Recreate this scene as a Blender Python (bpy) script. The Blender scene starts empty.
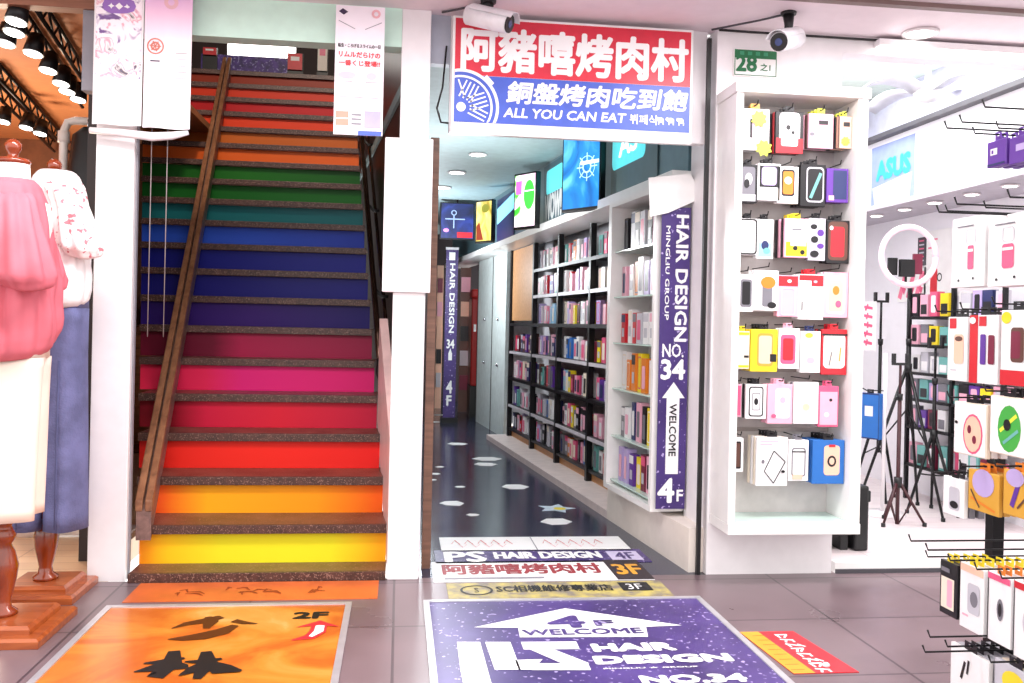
import bpy, math, random
from math import sin, cos, pi, radians, sqrt
from mathutils import Matrix, Vector
random.seed(7)
C = bpy.context
SC = C.scene
COL = SC.collection

# ------------------------------------------------------------------ camera
FPX, CX, CY, H = 913.0, 512.0, 325.0, 1.19
PSI, RHO = radians(7), .022
cam = bpy.data.cameras.new('camera')
cam.sensor_fit = 'HORIZONTAL'; cam.sensor_width = 36
cam.lens = 36 * FPX / 1024
cam.shift_y = -(341.5 - CY) / 1024
cam.clip_start = .05
camo = bpy.data.objects.new('camera', cam); COL.objects.link(camo)
camo.matrix_world = (Matrix.Translation((0, 0, H)) @ Matrix.Rotation(-PSI, 4, 'Z') @
                     Matrix.Rotation(pi / 2, 4, 'X') @ Matrix.Rotation(RHO, 4, 'Z'))
SC.camera = camo

# ------------------------------------------------------------------ world, exposure
SC.view_settings.view_transform = 'Standard'
SC.view_settings.look = 'None'
SC.view_settings.gamma = 1
SC.view_settings.use_curve_mapping = False
SC.view_settings.exposure = .8
W = bpy.data.worlds.new('world'); SC.world = W; W.use_nodes = True
W.node_tree.nodes['Background'].inputs[0].default_value = (1.0, .97, .96, 1)
W.node_tree.nodes['Background'].inputs[1].default_value = 1.3

def lamp(name, kind, loc, energy, col=(1, 1, 1), size=.2, rot=(0, 0, 0), sy=None, spot=None):
    l = bpy.data.lights.new(name, kind); l.energy = energy; l.color = col
    if kind == 'AREA':
        l.size = size
        if sy: l.shape = 'RECTANGLE'; l.size_y = sy
    else:
        l.shadow_soft_size = size
    if kind == 'SPOT': l.spot_size = spot or radians(110); l.spot_blend = .6
    o = bpy.data.objects.new(name, l); COL.objects.link(o); o.location = loc; o.rotation_euler = rot
    return o

# shop ceiling panels, plus unseen fill lamps added for corridor, stairwell, boutique and arcade
lamp('shop_ceiling_light', 'AREA', (2.75, 5.3, 2.93), 34, (1, .99, 1), .9, sy=1.6)
lamp('corridor_fill', 'POINT', (.42, 6.6, 1.75), 30, (.95, .98, 1), .15)  # unseen points added at mid height to brighten corridor and ceiling
lamp('corridor_fill', 'POINT', (.2, 9.6, 1.75), 42, (.9, .96, 1), .15)
lamp('stairwell_fill', 'SPOT', (-1.0, 5.0, 5.1), 200, (1, .84, .7), .15, (radians(62), 0, radians(8)), spot=radians(80))  # unseen spot added to brighten the upper risers from the front
lamp('boutique_fill', 'POINT', (-3.0, 6.6, 1.5), 85, (1, .82, .62), .3)  # unseen point added mid-room to warm and lift the boutique ceiling
lamp('arcade_fill', 'AREA', (-.6, 3.0, 2.6), 30, (1, .95, .97), 1.6, sy=.35)  # unseen area fill added under the soffit, no fixture built
lamp('arcade_fill', 'AREA', (1.9, 3.2, 2.6), 30, (1, .95, .97), 1.2, sy=.35)

def ray(px, py):
    x = (px - CX) / FPX; y = -(py - CY) / FPX
    xr = x * cos(RHO) - y * sin(RHO); yr = y * cos(RHO) + x * sin(RHO)
    return (sin(PSI) + xr * cos(PSI), cos(PSI) - xr * sin(PSI), yr)
def onY(px, py, Y):                    # (X, Z) where a sight line meets the plane Y
    r = ray(px, py); t = Y / r[1]; return r[0] * t, H + r[2] * t
def onX(px, py, X):                    # (Y, Z)
    r = ray(px, py); t = X / r[0]; return r[1] * t, H + r[2] * t
def onZ(px, py, Z=0):                  # (X, Y)
    r = ray(px, py); t = (Z - H) / r[2]; return r[0] * t, r[1] * t

# ------------------------------------------------------------------ materials
def lin(c):
    return tuple(((v / 255) / 12.92 if v <= 10 else (((v / 255) + .055) / 1.055) ** 2.4) for v in c)
MATS = {}
def mat(name, col, rough=.5, metal=0, var=.06, scale=14, bump=0, bscale=60, spec=.5, emit=0, coat=0, tint=None):
    if name in MATS: return MATS[name]
    m = bpy.data.materials.new(name); m.use_nodes = True
    nt = m.node_tree; b = nt.nodes['Principled BSDF']
    c = lin(col)
    tc = nt.nodes.new('ShaderNodeTexCoord')
    n = nt.nodes.new('ShaderNodeTexNoise'); n.inputs['Scale'].default_value = scale; n.inputs['Detail'].default_value = 4
    nt.links.new(tc.outputs['Object'], n.inputs['Vector'])
    r = nt.nodes.new('ShaderNodeValToRGB')
    r.color_ramp.elements[0].position = .35; r.color_ramp.elements[1].position = .65
    lo = tuple(v * (1 - var) for v in c); hi = tuple(min(1, v * (1 + var)) for v in c)
    if tint: hi = lin(tint)
    r.color_ramp.elements[0].color = (*lo, 1); r.color_ramp.elements[1].color = (*hi, 1)
    nt.links.new(n.outputs['Fac'], r.inputs['Fac'])
    nt.links.new(r.outputs['Color'], b.inputs['Base Color'])
    b.inputs['Roughness'].default_value = rough; b.inputs['Metallic'].default_value = metal
    b.inputs['Specular IOR Level'].default_value = spec
    b.inputs['Coat Weight'].default_value = coat
    if bump:
        n2 = nt.nodes.new('ShaderNodeTexNoise'); n2.inputs['Scale'].default_value = bscale
        nt.links.new(tc.outputs['Object'], n2.inputs['Vector'])
        bp = nt.nodes.new('ShaderNodeBump'); bp.inputs['Strength'].default_value = bump; bp.inputs['Distance'].default_value = .02
        nt.links.new(n2.outputs['Fac'], bp.inputs['Height']); nt.links.new(bp.outputs['Normal'], b.inputs['Normal'])
    if emit:
        nt.links.new(r.outputs['Color'], b.inputs['Emission Color']); b.inputs['Emission Strength'].default_value = emit
    MATS[name] = m; return m
def nodes_of(m): return m.node_tree, m.node_tree.nodes['Principled BSDF']

def tile_mat(name, c1, c2, mortar, sx, sy, rough=.3, msize=.006):
    m = mat(name, c1, rough)
    nt, b = nodes_of(m)
    tc = nt.nodes.new('ShaderNodeTexCoord')
    br = nt.nodes.new('ShaderNodeTexBrick'); br.offset = 0
    br.inputs['Scale'].default_value = 1; br.inputs['Brick Width'].default_value = sx; br.inputs['Row Height'].default_value = sy
    br.inputs['Mortar Size'].default_value = msize; br.inputs['Mortar Smooth'].default_value = .3
    br.inputs['Color1'].default_value = (*lin(c1), 1); br.inputs['Color2'].default_value = (*lin(c2), 1)
    br.inputs['Mortar'].default_value = (*lin(mortar), 1)
    nt.links.new(tc.outputs['Object'], br.inputs['Vector'])
    n = nt.nodes.new('ShaderNodeTexNoise'); n.inputs['Scale'].default_value = 2.3; n.inputs['Detail'].default_value = 8
    nt.links.new(tc.outputs['Object'], n.inputs['Vector'])
    mx = nt.nodes.new('ShaderNodeMix'); mx.data_type = 'RGBA'; mx.blend_type = 'OVERLAY'; mx.inputs['Factor'].default_value = .45
    nt.links.new(br.outputs['Color'], mx.inputs['A']); nt.links.new(n.outputs['Fac'], mx.inputs['B'])
    nt.links.new(mx.outputs['Result'], b.inputs['Base Color'])
    mr = nt.nodes.new('ShaderNodeMapRange'); mr.inputs['To Min'].default_value = rough * .7; mr.inputs['To Max'].default_value = rough * 1.5
    nt.links.new(n.outputs['Fac'], mr.inputs['Value']); nt.links.new(mr.outputs['Result'], b.inputs['Roughness'])
    return m
def wood_mat(name, c1, c2, rough=.35, sc=(2, 30, 30), coat=0):
    m = mat(name, c1, rough, coat=coat)
    nt, b = nodes_of(m)
    tc = nt.nodes.new('ShaderNodeTexCoord'); mp = nt.nodes.new('ShaderNodeMapping'); mp.inputs['Scale'].default_value = sc
    n = nt.nodes.new('ShaderNodeTexNoise'); n.inputs['Scale'].default_value = 1.5; n.inputs['Detail'].default_value = 6; n.inputs['Distortion'].default_value = .6
    r = nt.nodes.new('ShaderNodeValToRGB'); r.color_ramp.elements[0].position = .3; r.color_ramp.elements[1].position = .7
    r.color_ramp.elements[0].color = (*lin(c1), 1); r.color_ramp.elements[1].color = (*lin(c2), 1)
    nt.links.new(tc.outputs['Object'], mp.inputs['Vector']); nt.links.new(mp.outputs['Vector'], n.inputs['Vector'])
    nt.links.new(n.outputs['Fac'], r.inputs['Fac']); nt.links.new(r.outputs['Color'], b.inputs['Base Color'])
    return m
def speck_mat(name, base, base2, speck, rough=.4, sc=60, thr=.68, nsc=3, axis=None, emit=0):
    m = mat(name, base, rough)
    nt, b = nodes_of(m)
    tc = nt.nodes.new('ShaderNodeTexCoord')
    n = nt.nodes.new('ShaderNodeTexNoise'); n.inputs['Scale'].default_value = nsc; n.inputs['Detail'].default_value = 5
    r = nt.nodes.new('ShaderNodeValToRGB'); r.color_ramp.elements[0].position = .35; r.color_ramp.elements[1].position = .65
    r.color_ramp.elements[0].color = (*lin(base), 1); r.color_ramp.elements[1].color = (*lin(base2), 1)
    n2 = nt.nodes.new('ShaderNodeTexNoise'); n2.inputs['Scale'].default_value = sc; n2.inputs['Detail'].default_value = 1
    r2 = nt.nodes.new('ShaderNodeValToRGB'); r2.color_ramp.elements[0].position = thr; r2.color_ramp.elements[1].position = thr + .05
    mx = nt.nodes.new('ShaderNodeMix'); mx.data_type = 'RGBA'
    for q in (n, n2): nt.links.new(tc.outputs['Object'], q.inputs['Vector'])
    nt.links.new(n.outputs['Fac'], r.inputs['Fac']); nt.links.new(n2.outputs['Fac'], r2.inputs['Fac'])
    nt.links.new(r2.outputs['Color'], mx.inputs['Factor']); nt.links.new(r.outputs['Color'], mx.inputs['A'])
    mx.inputs['B'].default_value = (*lin(speck), 1)
    nt.links.new(mx.outputs['Result'], b.inputs['Base Color'])
    if emit:
        nt.links.new(mx.outputs['Result'], b.inputs['Emission Color']); b.inputs['Emission Strength'].default_value = emit
    return m
def grad_mat(name, stops, rough=.45, axis='X', emit=0, nz=.05):
    """colour gradient along the object's own length"""
    m = mat(name, stops[0][1], rough)
    nt, b = nodes_of(m)
    tc = nt.nodes.new('ShaderNodeTexCoord'); sp = nt.nodes.new('ShaderNodeSeparateXYZ')
    nt.links.new(tc.outputs['Generated'], sp.inputs['Vector'])
    b.inputs['Specular IOR Level'].default_value = .2
    n = nt.nodes.new('ShaderNodeTexNoise'); n.inputs['Scale'].default_value = 3
    nt.links.new(tc.outputs['Generated'], n.inputs['Vector'])
    ma = nt.nodes.new('ShaderNodeMath'); ma.operation = 'MULTIPLY_ADD'; ma.inputs[1].default_value = nz
    nt.links.new(n.outputs['Fac'], ma.inputs[0]); nt.links.new(sp.outputs[axis], ma.inputs[2])
    r = nt.nodes.new('ShaderNodeValToRGB'); e = r.color_ramp.elements
    while len(e) < len(stops): e.new(.5)
    for q, (p, c) in zip(e, stops): q.position = p; q.color = (*lin(c), 1)
    nt.links.new(ma.outputs[0], r.inputs['Fac']); nt.links.new(r.outputs['Color'], b.inputs['Base Color'])
    if emit:
        nt.links.new(r.outputs['Color'], b.inputs['Emission Color']); b.inputs['Emission Strength'].default_value = emit
    return m

WHITE = mat('white_paint', (238, 234, 236), .45, var=.02)
WHITE2 = mat('white_laminate', (242, 240, 238), .3, var=.02)
CREAM = mat('cream_panel', (236, 226, 216), .5, var=.03)
SOFF = mat('soffit_paint', (236, 222, 228), .6, var=.02)
MINT = mat('mint_header', (206, 240, 224), .5, var=.03)
GREYP = mat('grey_panel', (176, 182, 196), .5)
BLACK = mat('black_metal', (18, 17, 20), .4, .3)
BLACKP = mat('black_plastic', (14, 14, 16), .45)
DGREY = mat('dark_grey', (70, 68, 74), .5)
CHROME = mat('chrome', (200, 200, 205), .2, 1)
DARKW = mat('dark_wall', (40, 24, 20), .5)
BROWNW = wood_mat('brown_board', (92, 62, 48), (130, 92, 74), .4)
TAN = wood_mat('tan_board', (196, 140, 88), (214, 160, 108), .5)
SHOPCEIL = mat('warm_ceiling', (196, 128, 84), .6, var=.05)
REDWOOD = wood_mat('red_wood', (112, 38, 12), (160, 66, 24), .22, (6, 6, 3), coat=.5)
ORWOOD = wood_mat('plinth_wood', (140, 62, 26), (184, 96, 46), .28, (3, 22, 22), coat=.4)
RAILW = wood_mat('rail_wood', (112, 72, 50), (154, 106, 76), .35, (18, 2, 18))
INK = mat('ink_black', (16, 14, 16), .5)
PWHITE = mat('print_white', (246, 246, 246), .45, var=.01)
PRED = mat('print_red', (214, 40, 52), .45)
PPINK = mat('print_pink', (238, 120, 150), .45)
PBLUE = mat('print_blue', (66, 92, 190), .45)
PYEL = mat('print_yellow', (240, 226, 50), .45)
PGOLD = mat('print_gold', (226, 160, 40), .4)
PGREY = mat('print_grey', (140, 138, 146), .45)
PBROWN = mat('print_brown', (92, 44, 16), .45)
PGREEN = mat('print_green', (30, 110, 66), .45)
PURPLE = speck_mat('galaxy_purple', (54, 34, 98), (80, 58, 132), (180, 164, 214), .35, 45, .66)
LAMPW = mat('lamp_white', (255, 252, 246), .4, var=0, emit=4)
GLASS = mat('shelf_glass', (206, 232, 222), .08, var=.02)

# ------------------------------------------------------------------ mesh building
class MB:
    def __init__(s): s.v = []; s.f = []; s.m = []; s.mats = []; s.sm = []
    def mi(s, m):
        if m not in s.mats: s.mats.append(m)
        return s.mats.index(m)
    def add(s, vs, fs, m, smooth=False):
        o = len(s.v); s.v += [tuple(v) for v in vs]; k = s.mi(m)
        for f in fs: s.f.append([i + o for i in f]); s.m.append(k); s.sm.append(smooth)
        return s
    def box(s, a, b, m):
        x0, y0, z0 = a; x1, y1, z1 = b
        vs = [(x0, y0, z0), (x1, y0, z0), (x1, y1, z0), (x0, y1, z0), (x0, y0, z1), (x1, y0, z1), (x1, y1, z1), (x0, y1, z1)]
        return s.add(vs, [(3, 2, 1, 0), (4, 5, 6, 7), (0, 1, 5, 4), (1, 2, 6, 5), (2, 3, 7, 6), (3, 0, 4, 7)], m)
    def prism(s, poly, z0, z1, m, fr=None):
        """polygon in the local xy plane, extruded in z; fr maps local points"""
        n = len(poly); vs = [(x, y, z0) for x, y in poly] + [(x, y, z1) for x, y in poly]
        if fr: vs = [fr(v) for v in vs]
        fs = [list(range(n))[::-1], list(range(n, 2 * n))] + [(i, (i + 1) % n, n + (i + 1) % n, n + i) for i in range(n)]
        return s.add(vs, fs, m)
    def tube(s, pts, r, m, n=8, smooth=True):
        pts = [Vector(p) for p in pts]; rs = r if isinstance(r, (list, tuple)) else [r] * len(pts)
        vs = []; fs = []; up = None
        for i, p in enumerate(pts):
            d = (pts[min(i + 1, len(pts) - 1)] - pts[max(i - 1, 0)]).normalized()
            if up is None: up = Vector((0, 0, 1)) if abs(d.z) < .9 else Vector((1, 0, 0))
            a = d.cross(up)
            if a.length < 1e-4: a = d.cross(Vector((0, 1, .3)))
            a.normalize(); b = a.cross(d).normalized(); up = b
            for k in range(n):
                t = 2 * pi * k / n; vs.append(p + (a * cos(t) + b * sin(t)) * rs[i])
        for i in range(len(pts) - 1):
            for k in range(n):
                k2 = (k + 1) % n; fs.append((i * n + k, i * n + k2, (i + 1) * n + k2, (i + 1) * n + k))
        o = (len(pts) - 1) * n
        s.add(vs, fs, m, smooth)
        base = len(s.v) - len(vs); km = s.mi(m)
        for fc in (list(range(n))[::-1], [o + k for k in range(n)]):
            s.f.append([base + i for i in fc]); s.m.append(km); s.sm.append(False)
        return s
    def rings(s, rings, m, smooth=True, cap=True):
        n = len(rings[0]); vs = [p for r in rings for p in r]; fs = []
        for i in range(len(rings) - 1):
            for k in range(n):
                k2 = (k + 1) % n; fs.append((i * n + k, i * n + k2, (i + 1) * n + k2, (i + 1) * n + k))
        if cap: fs += [list(range(n))[::-1], [(len(rings) - 1) * n + k for k in range(n)]]
        return s.add(vs, fs, m, smooth)
    def lathe(s, prof, c, m, n=20, axis='Z'):
        rs = []
        for r, h in prof:
            rr = []
            for k in range(n):
                t = 2 * pi * k / n
                if axis == 'Z': rr.append((c[0] + r * cos(t), c[1] + r * sin(t), c[2] + h))
                elif axis == 'Y': rr.append((c[0] + r * cos(t), c[1] - h, c[2] + r * sin(t)))
                else: rr.append((c[0] - h, c[1] + r * -cos(t), c[2] + r * sin(t)))
            rs.append(rr)
        return s.rings(rs, m)
    def build(s, name, parent=None, loc=None, rz=0, bevel=0):
        me = bpy.data.meshes.new(name)
        me.from_pydata(s.v, [], s.f)
        for m in s.mats: me.materials.append(m)
        for p, k, q in zip(me.polygons, s.m, s.sm): p.material_index = k; p.use_smooth = q
        me.update()
        o = bpy.data.objects.new(name, me); COL.objects.link(o)
        if loc is not None: o.location = loc
        o.rotation_euler.z = rz
        if parent: o.parent = parent
        if bevel:
            b = o.modifiers.new('bevel', 'BEVEL'); b.width = bevel; b.segments = 2; b.limit_method = 'ANGLE'
        return o

def tag(o, label, cat, group=None):
    o['label'] = label; o['category'] = cat
    if group: o['group'] = group
    return o
def struct(o): o['kind'] = 'structure'; return o
def empty(name, loc, label, cat, group=None, rz=0):
    o = bpy.data.objects.new(name, None); COL.objects.link(o); o.location = loc; o.rotation_euler.z = rz
    o.empty_display_size = .1
    return tag(o, label, cat, group)
def frame(o, ux, uy):
    o, ux, uy = Vector(o), Vector(ux), Vector(uy); n = ux.cross(uy)
    return lambda v: o + ux * v[0] + uy * v[1] + n * v[2]

TXT = {}
def text_mesh(s):
    if s in TXT: return TXT[s]
    cu = bpy.data.curves.new('t', 'FONT'); cu.body = s; cu.size = 1; cu.resolution_u = 2
    o = bpy.data.objects.new('t', cu); COL.objects.link(o); C.view_layer.update()
    me = bpy.data.meshes.new_from_object(o.evaluated_get(C.evaluated_depsgraph_get()))
    vs = [v.co.copy() for v in me.vertices]; fs = [tuple(p.vertices) for p in me.polygons]
    bpy.data.objects.remove(o); bpy.data.curves.remove(cu); bpy.data.meshes.remove(me)
    x0 = min(v.x for v in vs); x1 = max(v.x for v in vs); y0 = min(v.y for v in vs); y1 = max(v.y for v in vs)
    TXT[s] = ([((v.x - x0) / (x1 - x0), (v.y - y0) / (y1 - y0)) for v in vs], fs)
    return TXT[s]
def put_text(mb, s, fr, x, y, w, h, m, bold=0, z=.0015, slant=0, rot=0):
    """letters fitted to the box x..x+w, y..y+h of a frame"""
    vs, fs = text_mesh(s)
    offs = [(0, 0)] if not bold else [(0, 0)] + [(bold * cos(k * pi / 4), bold * sin(k * pi / 4)) for k in range(8)]
    for i, (dx, dy) in enumerate(offs):
        pts = []
        for a, b in vs:
            if rot == -90: u, v = x + b * w, y + h - a * h       # reads downwards
            else: u, v = x + a * w + slant * b * h, y + b * h
            pts.append(fr((u + dx, v + dy, z + i * .00004)))
        mb.add(pts, fs, m)
def poly2(mb, pts, fr, m, z=.0012):
    n = len(pts); mb.add([fr((x, y, z)) for x, y in pts], [list(range(n))], m)
def rect2(mb, x0, y0, x1, y1, fr, m, z=.0012): poly2(mb, [(x0, y0), (x1, y0), (x1, y1), (x0, y1)], fr, m, z)
def disc2(mb, cx, cy, rx, ry, fr, m, z=.0012, n=24): poly2(mb, [(cx + rx * cos(2 * pi * k / n), cy + ry * sin(2 * pi * k / n)) for k in range(n)], fr, m, z)
def rrect(cx, cy, w, h, r, n=5):
    pts = []
    for sx, sy, a in ((1, 1, 0), (-1, 1, 90), (-1, -1, 180), (1, -1, 270)):
        for k in range(n):
            t = radians(a + 90 * k / (n - 1)); pts.append((cx + sx * (w / 2 - r) + r * cos(t), cy + sy * (h / 2 - r) + r * sin(t)))
    return pts
def ring2(mb, cx, cy, r0, r1, fr, m, z=.0013, n=28, a0=0, a1=360):
    vs = []; 
    for k in range(n + 1):
        t = radians(a0 + (a1 - a0) * k / n)
        vs += [fr((cx + r0 * cos(t), cy + r0 * sin(t), z)), fr((cx + r1 * cos(t), cy + r1 * sin(t), z))]
    mb.add(vs, [(2 * k, 2 * k + 1, 2 * k + 3, 2 * k + 2) for k in range(n)], m)
def line2(mb, a, b, w, fr, m, z=.0012):
    ax, ay = a; bx, by = b; L = sqrt((bx - ax) ** 2 + (by - ay) ** 2) or 1; nx, ny = -(by - ay) / L * w / 2, (bx - ax) / L * w / 2
    poly2(mb, [(ax - nx, ay - ny), (bx - nx, by - ny), (bx + nx, by + ny), (ax + nx, ay + ny)], fr, m, z)

F = 4.28                                            # facade plane
S0 = (1.43, 4.26); U = (-.0988, .9951); V = (.9951, .0988); WRZ = -math.acos(.0988)
def P(s, off, z=0): return (S0[0] + U[0] * s + V[0] * off, S0[1] + U[1] * s + V[1] * off, z)

# ================================================================== SETTING
def sbox(name, a, b, m, bevel=0): return struct(MB().box(a, b, m).build(name, bevel=bevel))
def sprism(name, poly, z0, z1, m): return struct(MB().prism(poly, z0, z1, m).build(name))

TILE = tile_mat('street_tile', (112, 95, 100), (124, 105, 109), (78, 65, 70), .6, .6, .28)
sbox('floor', (-7, -5, -.1), (7, F, 0), TILE)
CTILE = tile_mat('corridor_tile', (44, 50, 70), (52, 56, 78), (30, 32, 44), .6, .6, .16, .004)
sprism('floor_corridor', [(.12, F), (1.6, F), (1.05, 14), (-.95, 14)], -.1, 0, CTILE)
LWOOD = tile_mat('pale_wood_floor', (226, 212, 214), (234, 222, 222), (204, 188, 190), 1.2, .14, .35, .003)
sbox('floor_shop', (2.14, F + .06, -.1), (4.2, 8.5, .05), LWOOD)
struct(MB().box((2.16, F, 0), (4.2, F + .058, .052), WHITE2).box((2.16, F - .012, 0), (4.2, F - .001, .02), DGREY).build('trim_1'))
DRWOOD = tile_mat('boutique_floor', (222, 186, 148), (232, 198, 160), (190, 150, 116), .9, .12, .35, .003)
sbox('floor_boutique', (-4.4, F, -.1), (-1.38, 8.6, .015), DRWOOD)
# arcade soffit and facade headers
sbox('ceiling', (-7, 2.9, 2.65), (7, F + .1, 2.75), SOFF)
struct(MB().box((.9, 3.77, 2.63), (7, 3.81, 2.6495), mat('trim_brown', (120, 96, 92), .5)).build('trim_2'))
sbox('wall_header', (-1.2, F, 2.47), (-.02, F + .1, 2.65), MINT)
sbox('wall_header_corridor', (.21, F + .06, 2.10), (1.47, F + .12, 2.65), WHITE)
sbox('wall_header_grey', (.116, F + .06, 2.42), (.209, F + .12, 2.65), GREYP)
sbox('wall_header_shop', (2.14, F, 2.57), (4.4, F + .12, 2.65), WHITE)
struct(MB().box((-4.4, F, 2.56), (-1.38, F + .08, 2.65), wood_mat('header_wood', (130, 84, 62), (160, 108, 84), .45)).build('wall_header_boutique'))
# pillars
struct(MB().box((-1.365, F, 0), (-1.2, F + .06, 2.65), WHITE).box((-1.1995, F + .03, 0), (-1.193, F + .06, 2.47), PGREY).build('pillar_stair', bevel=.004))
struct(MB().box((-.02, F, .0), (.115, F + .3, 2.65), WHITE).box((-.035, F - .03, 0), (.11, F - .001, 1.33), WHITE)
       .box((-.085, F - .05, 1.33), (.135, F - .001, 2.04), WHITE).build('pillar_corridor', bevel=.004))
struct(MB().box((.13, F + .16, 0), (.172, F + .24, 2.09), BROWNW).build('trim_3'))
# corridor walls and ceiling
sprism('wall_corridor_left', [(.115, F + .3), (.10, F + .3), (-1.0, 14), (-.9, 14)], 0, 2.65, DARKW)
sprism('ceiling_corridor', [(.1, F + .125), (2.1, F + .125), (1.6, 14), (-1, 14)], 2.552, 2.62, mat('corridor_ceiling', (160, 182, 184), .6))
sbox('wall_corridor_end', (-1.1, 14, 0), (1.8, 14.1, 2.65), mat('dark_end', (44, 34, 38), .6))
def wallpoly(pts): return [P(s, o)[:2] for s, o in pts]
# street wall block between the corridor and the phone shop (white), stepped along the corridor
struct(MB().prism([(1.5, F), (2.14, F), (2.14, 5.6)] + wallpoly([(1.36, .19), (.36, .19), (.36, .10)]), 0, 2.65, WHITE).build('wall_corridor_right'))
struct(MB().prism(wallpoly([(.06, 0), (1.30, 0), (1.30, .188), (.362, .188), (.362, .098), (.06, .085)]), .0, .215, CREAM).build('baseboard_corridor'))
struct(MB().prism([(1.452, F - .004), (1.47, F - .004), (1.47, F + .02), (1.452, F + .02)], 0, 2.6, INK).build('trim_4'))
struct(MB().prism(wallpoly([(1.36, .60), (7.6, .60), (7.6, .7), (1.36, .7)]), 0, 2.65, mat('wall_rackback', (206, 204, 210), .5)).build('wall_rack_back'))
struct(MB().prism(wallpoly([(1.30, .0), (5.2, 0), (5.2, .56), (1.30, .56)]), 0, .05, mat('platform_pink', (228, 212, 208), .4)).build('floor_platform'))
struct(MB().prism(wallpoly([(1.4, .235), (5.2, .235), (5.2, .56), (1.4, .56)]), .0505, .135, TAN).build('baseboard_rack'))
FASC = mat('fascia_blue', (96, 126, 136), .35)
struct(MB().prism(wallpoly([(.4, .10), (8.4, .10), (8.4, .18), (.4, .18)]), 2.02, 2.552, FASC).build('wall_fascia'))
struct(MB().prism(wallpoly([(.37, .0), (8.4, 0), (8.4, .3), (.37, .3)]), 1.96, 2.018, WHITE2).build('trim_5'))
for i, (a, b) in enumerate(((5.3, 6.0), (6.05, 6.9))):
    d = MB().prism(wallpoly([(a, .2), (b, .2), (b, .25), (a, .25)]), .0, 1.955, mat('door_white', (224, 236, 234), .3))
    d.prism(wallpoly([(b + .0, .2), (b + .045, .2), (b + .045, .24), (b, .24)]), 0, 1.955, BLACKP)
    do = struct(d.build('door_%d' % (i + 1)))
    k = MB()
    for z in (.75, 1.25): k.lathe([(.0, .0), (.018, .0), (.02, .02), (.0, .03)], P(a + .35, .2, z), CHROME, 10, 'X')
    k.build('handle', do)
# phone shop
SW = mat('shop_white', (244, 242, 246), .4, var=.01)
sbox('wall_shop_right', (3.72, F + .13, 0), (3.82, 8.5, 2.5), SW)
sbox('wall_shop_fascia', (3.3, F + .13, 2.075), (3.719, 8.5, 2.53), SW)
sbox('trim_6', (3.27, F + .13, 2.05), (3.719, 8.5, 2.0745), mat('ledge_grey', (186, 180, 190), .4))
struct(MB().box((3.24, F + .13, 2.531), (3.36, 8.5, 2.56), DGREY).build('trim_7'))
sbox('wall_shop_upper', (3.5, F + .13, 2.562), (3.6, 8.5, 2.95), mat('shop_lilac', (206, 206, 226), .4))
sbox('ceiling_shop', (2.1, F + .121, 2.951), (3.9, 8.5, 3.0), mat('ceiling_shop_paint', (226, 240, 226), .6))
sbox('wall_shop_back', (2.1, 8.5, 0), (3.9, 8.6, 3.0), SW)
sbox('wall_shop_left', (2.1, 5.61, 0), (2.135, 8.5, 2.95), SW)
# boutique
sbox('ceiling_boutique', (-4.4, F + .081, 2.75), (-1.6, 8.6, 2.8), SHOPCEIL)
sbox('wall_boutique_back', (-4.4, 8.6, 0), (-1.4, 8.7, 2.8), mat('boutique_wall', (120, 74, 48), .6, var=.15))
sbox('wall_boutique_left', (-4.5, F, 0), (-4.401, 8.7, 2.8), mat('boutique_wall2', (150, 96, 62), .6))
struct(MB().box((-1.44, F + .02, 2.2), (-1.366, F + .1, 2.56), PGREY).build('trim_8'))
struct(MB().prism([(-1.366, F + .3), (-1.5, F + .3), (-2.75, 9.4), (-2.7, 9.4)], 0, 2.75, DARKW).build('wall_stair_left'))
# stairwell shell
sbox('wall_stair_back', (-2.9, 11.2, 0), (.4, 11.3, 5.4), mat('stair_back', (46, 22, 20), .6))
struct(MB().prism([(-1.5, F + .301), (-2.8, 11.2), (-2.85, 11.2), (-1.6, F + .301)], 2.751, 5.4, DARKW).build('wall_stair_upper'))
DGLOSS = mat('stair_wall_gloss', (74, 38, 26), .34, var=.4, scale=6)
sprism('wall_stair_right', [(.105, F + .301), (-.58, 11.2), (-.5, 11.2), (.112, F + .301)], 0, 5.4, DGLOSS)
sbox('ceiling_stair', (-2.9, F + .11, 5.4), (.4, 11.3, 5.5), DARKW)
sbox('floor_landing', (-2.8, 8.97, 3.40), (-.45, 11.2, 3.5365), DARKW)

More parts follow.
